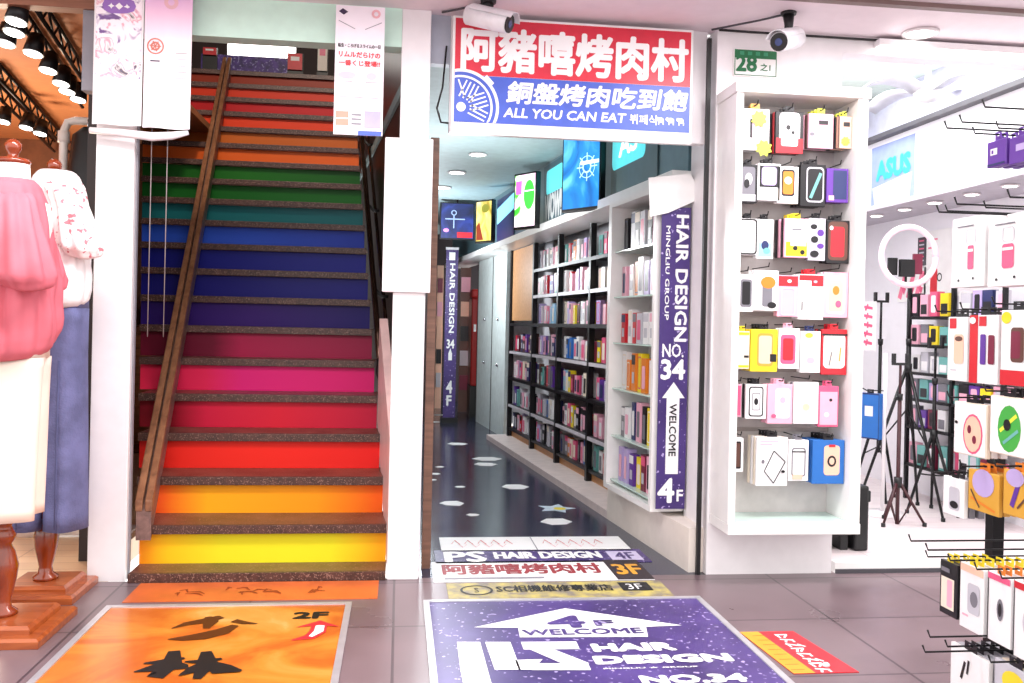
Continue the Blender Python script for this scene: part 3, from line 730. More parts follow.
# strips at the corridor mouth
def strip(label, p, m, bord=None):
    x0, y1 = onZ(*p[0]); x1, y0 = onZ(*p[1]); return (*mat_obj('floor_sticker', label, 'floor sticker', x0, y0, x1, y1, m), x0, y0)
o, w, h, x0, y0 = strip('white script strip sticker, deepest of the stickers at the corridor mouth', ((439, 538), (632, 550.5)), PWHITE)
q = MB()
for s_ in (.06, .55):
    for k in range(9):
        a = w * (s_ + .035 * k); stroke(q, [(a, h * .5), (a + .02, h * (.5 + .25 * (-1) ** k)), (a + .045, h * .45)], [.002, .006, .002], pk2 if k % 2 else PRED, .0008 + k * .0001)
line2(q, (w * .5, 0), (w * .5, h), .006, floorfr, PGREY); q.build('script', o)
o, w, h, x0, y0 = strip('purple strip sticker with white hair design lettering at the corridor mouth', ((434, 551.2), (652, 562)), PURPLE)
q = MB(); put_text(q, 'PS', floorfr, w * .05, h * .1, w * .18, h * .75, PWHITE, bold=.01, z=.001); put_text(q, 'HAIR DESIGN', floorfr, w * .28, h * .3, w * .5, h * .5, PWHITE, bold=.006, z=.001)
rect2(q, w * .82, h * .1, w * .97, h * .8, floorfr, mat('sticker_lilac', (206, 196, 226), .5)); put_text(q, '4F', floorfr, w * .85, h * .2, w * .09, h * .5, PURPLE, bold=.003, z=.0016); q.build('lettering', o)
o, w, h, x0, y0 = strip('white strip sticker with red barbecue characters and a 3F box at the corridor mouth', ((431, 562.6), (655, 580)), PWHITE)
q = MB(); put_text(q, '阿豬嘻烤肉村', floorfr, w * .05, h * .34, w * .74, h * .5, mat('sticker_maroon', (150, 40, 50), .5), bold=.005, z=.001)
rect2(q, w * .05, h * .1, w * .5, h * .18, floorfr, PGREY); rect2(q, w * .83, 0, w, h, floorfr, mat('sticker_dark', (44, 30, 36), .5)); put_text(q, '3F', floorfr, w * .855, h * .25, w * .12, h * .5, PGOLD, bold=.006, z=.0016); q.build('lettering', o)
o, w, h, x0, y0 = strip('worn grey and yellow strip sticker in front of the other corridor mouth stickers', ((446, 584), (676, 598)), mat('worn_sticker', (150, 140, 128), .5, var=.3, tint=(196, 180, 96)))
q = MB(); ring2(q, w * .13, h * .55, h * .24, h * .28, floorfr, INK); put_text(q, 'S', floorfr, w * .12, h * .42, w * .02, h * .26, INK, z=.001); put_text(q, 'SC相機維修專業店', floorfr, w * .22, h * .42, w * .53, h * .38, INK, bold=.002, z=.001)
rect2(q, w * .79, h * .4, w * .93, h * .9, floorfr, INK); put_text(q, '3F', floorfr, w * .82, h * .48, w * .07, h * .32, PWHITE, z=.0016); q.build('lettering', o)
# red and yellow sticker at the right of the purple mat
x0, y1 = onZ(754, 646)
o = empty('floor_sticker', (x0 + .0, 3.02, 0), 'red and amber sticker on the tiles right of the purple mat', 'floor sticker')
w, h = .24, .43
MB().prism([(.03, .0), (w + .03, 0), (w - .02, h), (0, h)], .0005, .003, PRED).build('sheet', o)
q = MB(); poly2(q, [(.03, 0), (.11, 0), (.075, h), (0, h)], floorfr, PGOLD, -.0005)
for i in range(8):                     # blurred white glyphs running down the sticker
    y_ = h * .9 - i * .05
    line2(q, (.125, y_), (.175, y_ - .012 * (i % 3)), .011, floorfr, PWHITE, .0002); line2(q, (.13 + .02 * (i % 2), y_), (.135, y_ - .035), .009, floorfr, PWHITE, .0003)
    line2(q, (.17, y_ - .005), (.15 + .02 * (i % 3), y_ - .034), .009, floorfr, PWHITE, .0004)
for i in range(8): rect2(q, .035, .03 + i * .05, .085, .034 + i * .05, floorfr, mat('amber_dark', (180, 100, 30), .5), .0002)
q.build('lettering', o)
x, y = onZ(826, 667); tag(MB().lathe([(0, 0), (.012, .001), (.015, .008), (.009, .014), (0, .016)], (x, y, .0005), WHITE, 9).build('pebble'), 'small white pebble lying on the tiles right of the red sticker', 'pebble')
# white scraps stuck on the corridor floor
spots = [(457, 444, 11), (487, 459, 15), (485, 464.5, 13), (440, 467, 5), (435, 474, 6), (433, 480, 4), (460, 487, 6), (452, 503.5, 14), (473, 515, 7), (515, 487, 15), (557, 522, 17), (440, 415, 6), (436, 422, 5)]
desc = ['far white floor decal near the middle of the corridor', 'thin pale floor decal behind a larger one in mid corridor', 'hexagonal white floor decal in mid corridor', 'tiny white floor decal by the left side of the corridor', 'small white floor decal at the left edge of the corridor, above a smaller scrap',
        'tiny scrap decal at the left edge of the corridor floor', 'small square floor decal left of the corridor centre line', 'bright hexagonal floor decal near the left of the corridor', 'small bright floor decal below the left hexagonal one',
        'white hexagonal floor decal near the shelf platform', 'largest white floor decal, nearest the corridor entrance', 'faint white decal far down the corridor by the banner', 'faintest decal far down the corridor at the left']
for (px, py, hw), d in zip(spots, desc):
    x, y = onZ(px, py); sc = hw * y / FPX
    pts = [(sc * cos(t) * random.uniform(.85, 1.05), sc * .95 * sin(t) * random.uniform(.8, 1.1)) for t in [k * pi / 3 for k in range(6)]]
    tag(MB().prism(pts, .0005, .0025, PWHITE).build('floor_decal', loc=(x, y, 0)), d, 'floor decal', 'white decals on the corridor floor')
x, y = onZ(556, 508.5); o = empty('floor_decal', (x, y, 0), 'star shaped blue and yellow floor decal behind the nearest white one', 'floor decal', 'white decals on the corridor floor')
pts = [((.13 if k % 2 == 0 else .07) * cos(k * pi / 5), (.14 if k % 2 == 0 else .07) * sin(k * pi / 5)) for k in range(10)]
MB().prism(pts, .0005, .0025, mat('decal_blue', (206, 222, 236), .5)).build('sheet', o)
q = MB(); disc2(q, .02, -.02, .04, .04, floorfr, PYEL, 0); q.build('print', o)
# ================================================================== PACKAGED GOODS
PAL = {}
def pal(name, col, **k): PAL[name] = mat('pack_' + name, col, .38, var=.03, **k)
for n_, c_ in dict(white=(240, 238, 238), pink=(240, 176, 196), rose=(226, 90, 130), red=(206, 36, 48), black=(24, 22, 26), grey=(120, 118, 126), lilac=(186, 166, 214), violet=(96, 52, 150),
                   blue=(40, 110, 190), navy=(40, 48, 96), sky=(150, 196, 226), yellow=(240, 214, 40), orange=(224, 128, 40), cream=(240, 226, 206), brown=(96, 62, 52), teal=(110, 176, 170),
                   green=(70, 170, 70), silver=(196, 194, 202), gold=(214, 160, 60), lime=(226, 236, 70), peach=(244, 196, 170), wine=(120, 30, 58)).items(): pal(n_, c_)
packfr = lambda v: Vector((v[0], -v[2], v[1]))
def star(mb, cx, cy, r, m, z): poly2(mb, [(cx + r * (1 if k % 2 else .72) * cos(k * pi / 8), cy + r * (1 if k % 2 else .72) * sin(k * pi / 8)) for k in range(16)], packfr, m, z)
def pack(label, cat, group, loc, rz, w, h, d, body, prims=(), tab=None, name='phone_case_pack', bevel=.002, tilt=0):
    """a boxed or blister packed item hanging or standing; front faces local -y"""
    p = PAL[body]
    mb = MB().box((-w / 2, 0, 0), (w / 2, d, h), p)
    o = tag(mb.build(name, loc=loc, rz=rz, bevel=bevel), label, cat, group)
    if tilt: o.rotation_euler.y = tilt
    if prims:
        q = MB()
        for i, r in enumerate(prims):
            z = .0012 + i * .0005; k = r[0]
            X = lambda u: (u - .5) * w
            if k == 'r': rect2(q, X(r[1]), r[2] * h, X(r[3]), r[4] * h, packfr, PAL[r[5]], z)
            elif k == 'o':
                poly2(q, rrect(X(r[1]), r[2] * h, r[3] * w, r[4] * h, min(r[3] * w, r[4] * h) * .2), packfr, PAL[r[5]], z)
            elif k == 'f':                                   # hollow phone outline
                a = rrect(X(r[1]), r[2] * h, r[3] * w, r[4] * h, r[3] * w * .18); b = rrect(X(r[1]), r[2] * h, r[3] * w * .84, r[4] * h * .92, r[3] * w * .14)
                n = len(a); q.add([packfr((x, y, z)) for x, y in a] + [packfr((x, y, z)) for x, y in b], [(j, (j + 1) % n, n + (j + 1) % n, n + j) for j in range(n)], PAL[r[5]])
            elif k == 'd': disc2(q, X(r[1]), r[2] * h, r[3] * w, r[4] * h, packfr, PAL[r[5]], z, 16)
            elif k == 's': star(q, X(r[1]), r[2] * h, r[3] * w, PAL[r[4]], z + .004)
            elif k == 'l': line2(q, (X(r[1]), r[2] * h), (X(r[3]), r[4] * h), r[5] * w, packfr, PAL[r[6]], z)
        q.build('print', o)
    if tab:
        t = MB().box((-w * .16, d * .3, h + .0003), (w * .16, d * .3 + .002, h + .012), PAL[tab]).box((-w * .16, d * .3, h + .012), (-w * .07, d * .3 + .002, h + .02), PAL[tab]).box((w * .07, d * .3, h + .012), (w * .16, d * .3 + .002, h + .02), PAL[tab]).box((-w * .16, d * .3, h + .02), (w * .16, d * .3 + .002, h + .025), PAL[tab])
        t.build('hang_tab', o)
    return o
def hook(name, label, base, tip, group, lift=.018, m=BLACK, r=.0028):
    b, t = Vector(base), Vector(tip); d = (t - b).normalized()
    o = tag(MB().tube([b, b + (t - b) * .5, t, t + d * .008 + Vector((0, 0, lift))], r, m, 6).build(name), label, 'hook', group)
    return o

# ------------------------------------------------------------------ white display cabinet on the street side
CB = empty('display_cabinet', (1.51, 4.03, .27), 'tall white open display cabinet of phone case packs on the street wall', 'cabinet')
cw, cd, ch = .64, .2475, 2.06
def cpart(name, a, b, m, bv=.003): return MB().box(a, b, m).build(name, CB, bevel=bv)
cpart('side_panel', (0, 0, .03), (.035, cd, ch - .05), WHITE2); cpart('side_panel', (cw - .05, 0, .03), (cw, cd, ch - .05), WHITE2)
cpart('top_panel', (-.008, -.012, ch - .0495), (cw + .008, cd, ch), WHITE2); cpart('bottom_panel', (0, -.008, -.02), (cw, cd, .0295), WHITE2)
cpart('back_panel', (.036, cd - .012, .03), (cw - .051, cd, ch - .05), mat('cabinet_back', (214, 206, 204), .5), .0005)
cpart('glass_shelf', (.037, .015, .0305), (cw - .052, cd - .013, .036), GLASS, .0005)
for z_ in (.43, .72, .99, 1.28, 1.55, 1.80): cpart('hook_rail', (.037, cd - .020, z_), (cw - .052, cd - .0125, z_ + .02), mat('rail_silver', (170, 160, 156), .35, .4), .0005)
YF = 4.085
ROWS = [
 # row from the top: x0,x1,y0,y1,body,prims,tab,label, copies behind
 [(741, 769, 103, 151, 'white', [('o', .62, .52, .45, .66, 'pink'), ('r', .32, .3, .4, .75, 'black'), ('s', .62, .76, .3, 'lime'), ('s', .8, .06, .3, 'lime')], 'gold', 'white and pink pack with two lime price stars', 2, 'black'),
  (776, 803, 106, 154, 'black', [('o', .5, .58, .74, .8, 'white'), ('r', .02, .0, .98, .36, 'red'), ('o', .5, .3, .6, .26, 'white'), ('d', .45, .62, .08, .06, 'black'), ('d', .62, .5, .06, .04, 'black')], 'black', 'black framed pack with white card over a red base', 2, 'red'),
  (809, 833, 108, 149, 'pink', [('r', .08, .06, .92, .94, 'pink'), ('r', .4, .68, .78, .8, 'black'), ('d', .14, .4, .1, .05, 'grey')], 'lime', 'pale pink pack with small black label', 3, 'brown'),
  (838, 858, 111, 149, 'peach', [('r', .0, .0, .14, 1, 'brown'), ('r', .4, .68, .86, .82, 'black'), ('s', .55, .22, .34, 'lime')], 'lime', 'peach pack with black label and lime price star', 3, 'black')],
 [(737, 757, 164, 203, 'black', [('o', .5, .56, .74, .76, 'grey'), ('r', .1, .04, .9, .22, 'silver'), ('d', .5, .62, .2, .16, 'white'), ('d', .4, .5, .16, .12, 'black')], 'black', 'black pack with grey window holding a dark case', 2, 'grey'),
  (758, 780, 163, 201, 'white', [('r', .08, .36, .92, .94, 'black'), ('o', .5, .66, .66, .5, 'lilac'), ('d', .5, .66, .16, .12, 'white'), ('r', .1, .05, .9, .32, 'cream')], 'black', 'white pack with dark picture window of a lilac ring', 2, 'white'),
  (778, 798, 166, 204, 'white', [('o', .5, .56, .62, .72, 'black'), ('o', .5, .56, .5, .62, 'orange'), ('d', .5, .62, .18, .1, 'white')], None, 'white pack showing an orange patterned case', 1, 'white'),
  (801, 825, 164, 207, 'black', [('o', .58, .52, .7, .84, 'silver'), ('o', .58, .52, .6, .76, 'black'), ('l', .4, .2, .8, .8, .12, 'teal')], 'black', 'black pack with silver outlined dark phone', 3, 'black'),
  (827, 848, 168, 203, 'violet', [('r', .3, .1, .92, .94, 'navy'), ('r', .1, .06, .34, .2, 'pink')], None, 'violet pack with a navy window, at the end of the second row', 2, 'wine')],
 [(737, 757, 218, 255, 'white', [('f', .5, .5, .96, .98, 'black'), ('o', .5, .5, .6, .72, 'cream')], 'black', 'cream pack edged with a black phone outline', 2, 'black'),
  (757, 773, 219, 259, 'white', [('r', .1, .06, .9, .4, 'sky'), ('d', .5, .34, .22, .12, 'navy'), ('d', .6, .2, .2, .08, 'teal')], 'black', 'white pack with blue wave print, beside the black outlined one', 1, 'white'),
  (785, 808, 218, 258, 'pink', [('r', .06, .04, .94, .4, 'yellow'), ('r', .25, .3, .9, .9, 'white'), ('d', .45, .24, .1, .06, 'black'), ('d', .75, .14, .1, .06, 'black'), ('r', .3, .7, .7, .74, 'grey')], 'yellow', 'pink and yellow pack with white card', 3, 'black'),
  (809, 825, 218, 261, 'silver', [('d', .3, .8, .2, .06, 'black'), ('d', .7, .66, .2, .08, 'violet'), ('d', .35, .5, .22, .08, 'black'), ('d', .7, .35, .2, .06, 'violet'), ('d', .35, .16, .26, .08, 'black')], 'black', 'silver pack with blotchy black and violet pattern', 1, 'grey'),
  (827, 854, 220, 264, 'black', [('o', .5, .52, .86, .9, 'brown'), ('o', .48, .5, .6, .7, 'red'), ('d', .2, .82, .08, .05, 'white')], 'black', 'black framed pack with a bright red phone case', 2, 'black')],
 [(735, 753, 274, 312, 'white', [('o', .55, .5, .7, .74, 'grey'), ('o', .55, .5, .5, .62, 'black')], None, 'white pack with a dark tilted phone, first in the fourth row', 2, 'white'),
  (754, 778, 270, 311, 'white', [('o', .55, .4, .4, .6, 'grey'), ('d', .58, .7, .3, .15, 'orange'), ('d', .74, .14, .18, .08, 'black')], None, 'white pack with an orange sun disc', 2, 'white'),
  (778, 798, 275, 317, 'pink', [('r', .04, .74, .96, .98, 'red'), ('d', .55, .86, .1, .04, 'white'), ('f', .5, .36, .7, .66, 'silver')], None, 'pink pack with red top band beside the sun disc pack', 1, 'pink'),
  (799, 823, 274, 320, 'white', [('r', .02, .74, .98, .98, 'red'), ('r', .0, .60, .5, .86, 'white'), ('d', .66, .84, .08, .03, 'pink'), ('r', .12, .2, .16, .4, 'black')], 'red', 'white pack with red corner band', 2, 'white'),
  (824, 849, 272, 318, 'pink', [('o', .5, .5, .74, .84, 'white'), ('o', .5, .48, .6, .7, 'peach'), ('d', .5, .6, .14, .1, 'orange'), ('d', .6, .3, .12, .08, 'rose')], None, 'pale pink pack with a floral peach case', 2, 'white')],
 [(733, 749, 331, 369, 'cream', [('r', .04, .04, .96, .1, 'yellow'), ('r', .04, .9, .96, .97, 'yellow'), ('r', .6, .3, .95, .36, 'black')], 'yellow', 'cream pack with yellow edges, first in the fifth row', 2, 'yellow'),
  (751, 777, 329, 372, 'yellow', [('o', .54, .52, .6, .78, 'gold'), ('o', .54, .52, .48, .66, 'peach'), ('r', .72, .24, .96, .42, 'black')], 'black', 'bright yellow pack with a peach case', 3, 'yellow'),
  (779, 799, 328, 369, 'white', [('o', .45, .48, .72, .72, 'rose'), ('o', .45, .48, .5, .54, 'red')], 'pink', 'white pack with solid rose phone case', 1, 'white'),
  (801, 820, 331, 373, 'white', [('o', .5, .48, .7, .8, 'cream'), ('d', .5, .3, .2, .08, 'pink'), ('d', .4, .9, .2, .06, 'lime')], 'navy', 'white pack with a pale cream case and lime dot', 1, 'white'),
  (822, 848, 329, 375, 'red', [('o', .5, .52, .86, .76, 'white'), ('o', .5, .52, .6, .66, 'cream'), ('l', .3, .2, .4, .5, .05, 'grey'), ('l', .7, .3, .75, .6, .05, 'gold'), ('r', .0, .86, 1, .9, 'black')], 'red', 'red framed pack with white window', 2, 'black')],
 [(732, 741, 384, 417, 'pink', [('r', .2, .05, .9, .95, 'rose')], None, 'narrow pink pack half hidden at the start of the sixth row', 1, 'black'),
  (746, 766, 384, 419, 'white', [('f', .5, .5, .7, .86, 'black'), ('f', .5, .5, .4, .5, 'grey'), ('d', .5, .5, .1, .1, 'black')], 'black', 'white pack with a black figure shaped outline', 2, 'black'),
  (768, 792, 384, 424, 'pink', [('o', .6, .52, .6, .76, 'white'), ('d', .6, .6, .12, .08, 'pink'), ('d', .25, .2, .1, .05, 'rose')], 'pink', 'pale pink pack with white case window', 2, 'pink'),
  (794, 818, 382, 424, 'white', [('o', .5, .5, .62, .78, 'cream'), ('d', .5, .4, .14, .08, 'peach')], None, 'plain white pack with a cream case, in the sixth row', 2, 'grey'),
  (819, 838, 386, 427, 'rose', [('r', .06, .05, .94, .86, 'pink'), ('d', .6, .66, .08, .04, 'black'), ('d', .4, .3, .12, .06, 'white')], 'rose', 'rose pack at the end of the sixth row', 1, 'pink')],
 [(731, 743, 438, 472, 'white', [('o', .4, .5, .7, .8, 'black'), ('o', .4, .5, .5, .7, 'brown')], None, 'white edged dark phone pack, first in the bottom row', 1, 'white'),
  (757, 787, 437, 486, 'white', [('r', .1, .9, .7, .92, 'pink'), ('r', .1, .84, .5, .86, 'pink'), ('l', .25, .3, .55, .72, .03, 'black'), ('l', .55, .72, .92, .5, .03, 'black'), ('l', .92, .5, .55, .06, .03, 'black'), ('l', .55, .06, .25, .3, .03, 'black'), ('d', .2, .5, .05, .04, 'grey'), ('d', .85, .3, .06, .03, 'black')], 'black', 'large white pack with a tilted phone outline', 3, 'cream'),
  (789, 808, 440, 481, 'white', [('f', .5, .46, .7, .7, 'grey'), ('r', .15, .7, .85, .73, 'black'), ('r', .2, .04, .7, .16, 'peach')], 'grey', 'white pack with thin grey phone outline, beside the large white one', 1, 'white'),
  (813, 846, 440, 484, 'blue', [('o', .6, .54, .5, .68, 'peach'), ('d', .6, .52, .14, .13, 'black'), ('d', .6, .52, .08, .08, 'peach'), ('r', .5, .84, .7, .9, 'red')], 'black', 'stack-fronting blue pack with a pink cable label', 4, 'blue')]]
ordn = ['first', 'second', 'third', 'fourth', 'fifth', 'sixth', 'seventh', 'eighth', 'ninth', 'tenth', 'eleventh', 'twelfth']
for ri, row in enumerate(ROWS):
    G = 'phone case packs in the street display cabinet'
    for ci, (a, b, c, d, body, prims, tab, lab, nb, bc) in enumerate(row):
        X0, Z1 = onY(a, c + (5 if ri == 0 else 0), YF); X1, Z0 = onY(b, d, YF); xm = (X0 + X1) / 2
        if ci == 0: X0 = max(X0, 1.552); xm = (X0 + X1) / 2
        X1 = max(min(X1, 2.096), X0 + .03); xm = (X0 + X1) / 2; w_ = X1 - X0
        pack(lab if len(lab.split()) > 9 else lab + ' in the white cabinet', 'phone case pack', G, (xm, YF, Z0), 0, w_, Z1 - Z0, .016, body, prims, tab)
        for k in range(nb):
            xx = xm - .004 * (k + 1) * (1 if ci else -1)
            pack('%s pack, %s behind the %s' % (bc, ['next', 'second', 'third', 'fourth'][k], ' '.join(lab.split()[:11])), 'phone case pack', G, (xx, YF + .022 + .026 * k, Z0 + .002), 0, w_ * .96, Z1 - Z0 - .002, .018, bc if k % 2 == 0 else body, (), tab)
        hook('display_hook', 'cabinet hook carrying the ' + ' '.join(lab.split()[:11]), (xm, 4.256, Z1 + .0165), (xm, 4.06, Z1 + .0165), 'hooks in the street display cabinet')

# ------------------------------------------------------------------ white cabinet in the corridor, end panel banner
s0, s1, zb, zt = .366, 1.13, .235, 1.93
K2 = empty('display_cabinet', P(s0, -.085, zb), 'white open cabinet of packs along the corridor, behind the purple banner', 'cabinet')
def kp(name, sa, sb_, oa, ob, za_, zb_, m):
    o = MB().prism([P(sa, oa)[:2], P(sb_, oa)[:2], P(sb_, ob)[:2], P(sa, ob)[:2]], za_, zb_, m).build(name)
    o.parent = K2; o.matrix_parent_inverse = Matrix.Translation((-K2.location.x, -K2.location.y, -K2.location.z)); return o
kp('side_panel', s0, s0 + .03, -.085, .096, zb, zt, WHITE2); kp('side_panel', s1 - .05, s1, -.085, .18, zb, zt, WHITE2)
kp('back_panel', s0 + .031, s1 - .051, .165, .18, zb + .03, zt - .03, WHITE); kp('top_panel', s0 + .031, s1 - .051, -.085, .18, zt - .029, zt, WHITE2)
kp('bottom_panel', s0 + .031, s1 - .051, -.085, .18, zb, zb + .029, WHITE2)
SHZ = [.29, .55, .83, 1.10, 1.37, 1.64]
for z_ in SHZ: kp('glass_shelf', s0 + .031, s1 - .051, -.06, .164, z_ - .008, z_, GLASS)
COLW = dict(white=5, pink=4, rose=2, lilac=2, black=3, red=2, sky=1, cream=2, silver=2, navy=1, blue=1, violet=1, yellow=1, wine=1, orange=1, teal=1, grey=1, brown=1)
CL = [k for k, v in COLW.items() for _ in range(v)]
rnd = random.Random(11)
def goods(bay, place, s_a, s_b, off, z_, n, hmin, hmax, cols, rowlab, group):
    step = (s_b - s_a) / n
    for i in range(n):
        c = rnd.choice(cols); w_ = step * rnd.uniform(.62, .86); hh = rnd.uniform(hmin, hmax); dd = rnd.uniform(.03, .06)
        s_ = s_a + step * (i + .5); x, y, _ = P(s_, off + rnd.uniform(0, .02))
        c2 = rnd.choice(['white', 'black', 'pink', 'grey', 'cream', 'rose', 'navy'])
        if c2 == c: c2 = 'silver'
        k = rnd.random()
        pr = [('o', .5, .45, .66, .66, c2)] if k < .5 else [('r', .0, .7, 1, .96, c2), ('r', .2, .2, .8, .5, 'silver')] if k < .8 else [('f', .5, .5, .8, .84, c2)]
        pack('%s pack, %s print, %s from the entrance, %s, %s' % (c, c2, ordn[i], rowlab, place), 'packet', group, (x, y, z_ + .0008), WRZ + rnd.uniform(-.06, .06), w_, hh, dd, c, pr, None, 'boxed_accessory', bevel=0)
RL6 = ['top shelf', 'second shelf', 'third shelf', 'fourth shelf', 'fifth shelf', 'bottom shelf']
rowcols = [['yellow', 'wine', 'lilac', 'violet', 'pink', 'wine'], ['black', 'navy', 'grey', 'pink', 'white', 'yellow'], ['black', 'white', 'yellow', 'orange', 'grey', 'silver'], ['white', 'pink', 'yellow', 'silver', 'red', 'white'], ['white', 'lilac', 'navy', 'orange', 'pink', 'white'], ['white', 'black', 'red', 'silver', 'wine', 'pink']]
for r, z_ in enumerate(SHZ): goods(0, 'white corridor cabinet', s0 + .06, s1 - .09, -.03, z_, 7, .17, .22, rowcols[r], RL6[5 - r], 'packs in the white corridor cabinet')
# salon banner on the end panel
Yb = P(s0, -.08)[1] - .035
bx0, bz0 = onY(655.5, 509, Yb); bx1, _ = onY(684.5, 509, Yb); _, bz1 = onY(672, 207, Yb)
bn = empty('salon_banner', (bx0, Yb, bz0), 'purple vertical hair salon banner with white arrow on the cabinet end', 'banner')
bw, bh = bx1 - bx0, bz1 - bz0
MB().box((0, .001, 0), (bw, .006, bh), PURPLE).build('sheet', bn)
zz = lambda py: (509 - py) / (509 - 207) * bh
q = MB()
put_text(q, 'HAIR DESIGN', fl, bw * .52, zz(341), bw * .40, zz(215) - zz(341), PWHITE, bold=.003, rot=-90)
put_text(q, 'MINGLIU GROUP', fl, bw * .16, zz(320), bw * .14, zz(226) - zz(320), PWHITE, bold=.0005, rot=-90)
put_text(q, 'NO.', fl, bw * .12, zz(357), bw * .72, zz(344) - zz(357), PWHITE, bold=.0015); put_text(q, '34', fl, bw * .1, zz(379), bw * .78, zz(360) - zz(379), PWHITE, bold=.005)
a = lambda u, py: (bw * u, zz(py))
poly2(q, [a(.3, 474), a(.74, 474), a(.74, 398), a(.92, 398), a(.53, 382), a(.14, 398), a(.3, 398)], fl, PWHITE, .001)
put_text(q, 'WELCOME', fl, bw * .40, zz(456), bw * .24, zz(404) - zz(456), INK, bold=.001, z=.003, rot=-90)
put_text(q, '4', fl, bw * .08, zz(502), bw * .52, zz(479) - zz(502), PWHITE, bold=.005); put_text(q, 'F', fl, bw * .72, zz(501), bw * .2, zz(490) - zz(501), PWHITE, bold=.002)
q.build('lettering', bn)
# bent white cover sheet at the cabinet top
pts = [onY(*p, Yb - .002) for p in ((648, 178), (690, 174), (700, 194), (693, 202), (668, 213), (650, 217))]
tag(MB().add([(x, Yb - .014, z) for x, z in pts] + [(x, Yb - .003, z) for x, z in pts], [list(range(6)), list(range(6, 12))[::-1]] + [(i, 6 + i, 6 + (i + 1) % 6, (i + 1) % 6) for i in range(6)], WHITE2).build('cover_board'), 'slanted white cover board above the purple salon banner', 'board')
# ------------------------------------------------------------------ black racks along the corridor
BAYS = [(1.42, 2.37), (2.37, 3.25), (3.25, 4.11), (4.11, 5.07)]
BN = ['nearest black rack bay', 'second black rack bay', 'third black rack bay', 'far black rack bay']
RZ = [.14, .385, .66, .93, 1.21, 1.47, 1.71]
RLAB = ['bottom shelf', 'second lowest shelf', 'third lowest shelf', 'middle shelf', 'third highest shelf', 'second highest shelf', 'top shelf']
rk = empty('black_rack', P(1.42, .24, .05), 'run of black metal racks full of packs along the corridor', 'rack')
def rp(name, sa, sb_, oa, ob, za_, zb_, m=BLACK):
    o = MB().prism([P(sa, oa)[:2], P(sb_, oa)[:2], P(sb_, ob)[:2], P(sa, ob)[:2]], za_, zb_, m).build(name)
    o.parent = rk; o.matrix_parent_inverse = Matrix.Translation((-rk.location.x, -rk.location.y, -rk.location.z)); return o
for s_ in (1.42, 2.37, 3.25, 4.11, 5.07): rp('post', s_ - .022, s_ + .022, .19, .232, .0505, 1.955)
for bi, (a_, b_) in enumerate(BAYS):
    for r, z_ in enumerate(RZ):
        if bi == 3 and r > 4: continue
        rp('shelf', a_ + .0225, b_ - .0225, .2, .54, z_ - .022, z_)
        if r: rp('price_rail', a_ + .024, b_ - .024, .19, .199, z_ - .03, z_ - .004, mat('price_rail', (206, 200, 206), .4) if r % 2 else BLACK)
        if bi == 3 and r > 3: continue
        goods(bi, BN[bi], a_ + .05, b_ - .05, .225 if r != 3 else .23, z_, 9 if bi else 8, .14, .185 if r < 6 else .17, CL, RLAB[r], 'packs on the black corridor racks')
rp('back_board', 4.14, 5.04, .21, .225, 1.235, 1.95, TAN)
# ------------------------------------------------------------------ screens above the corridor shelves
SCR = {}
def screen_mat(name, cols, sc, emit=1.3):
    m = matgal(name, cols, sc, .3); nt, b = nodes_of(m)
    r = [n for n in nt.nodes if n.type == 'VALTORGB'][-1]
    nt.links.new(r.outputs['Color'], b.inputs['Emission Color']); b.inputs['Emission Strength'].default_value = emit
    b.inputs['Base Color'].links and nt.links.remove(b.inputs['Base Color'].links[0]); b.inputs['Base Color'].default_value = (.02, .02, .02, 1)
    return m
def emat(name, col, e=1.0): return mat(name, col, .4, var=.02, emit=e)
def tv(label, pr, Yr, ang, w, z0, z1, m, deco, group='screens above the corridor shelves'):
    """pr: sight column of the right edge; the panel turns towards the passage"""
    r = ray(pr, 200); x = r[0] / r[1] * Yr
    o = empty('wall_screen', (x, Yr, z0), label, 'screen', group); d = (sin(ang), cos(ang))
    ux = Vector((-d[0], -d[1], 0)); fr0 = frame(Vector((d[0] * w, d[1] * w, 0)), ux, (0, 0, 1))
    h = z1 - z0
    MB().prism([(0, 0), (w, 0), (w, h), (0, h)], -.05, 0, BLACKP, fr0).build('casing', o, bevel=.004)
    q = MB(); rect2(q, .014, .02, w - .012, h - .016, fr0, m, .0015); q.build('display', o)
    q = MB(); deco(q, fr0, w, h); q.build('picture', o)
    q = MB().prism([(w * .4, h * .3), (w * .6, h * .3), (w * .6, h * .45), (w * .4, h * .45)], -.09, -.051, BLACKP, fr0); q.build('mount', o)
    return o
SB = screen_mat('screen_blue', [(.3, (16, 60, 130)), (.5, (30, 120, 190)), (.7, (110, 200, 226))], 3)
def d1(q, fr, w, h):
    c = emat('scr_cyan', (170, 216, 224)); ring2(q, w * .66, h * .5, .03, .042, fr, c, .003); ring2(q, w * .66, h * .5, .07, .075, fr, c, .003)
    for t in range(8): line2(q, (w * .66 + .03 * cos(t * pi / 4), h * .5 + .03 * sin(t * pi / 4)), (w * .66 + .095 * cos(t * pi / 4), h * .5 + .095 * sin(t * pi / 4)), .008, fr, c, .0028)
    rect2(q, w * .5, h * .53, w * .96, h * .57, fr, emat('scr_white', (240, 244, 250)), .004)
tv('large portrait screen with blue compass-like picture, nearest in the corridor', 600, 5.86, radians(-33), .37, 1.965, 2.54, SB, d1)
SG = screen_mat('screen_green', [(.25, (240, 240, 246)), (.42, (236, 180, 226)), (.5, (250, 250, 240)), (.58, (70, 190, 50)), (.8, (30, 140, 40))], 4)
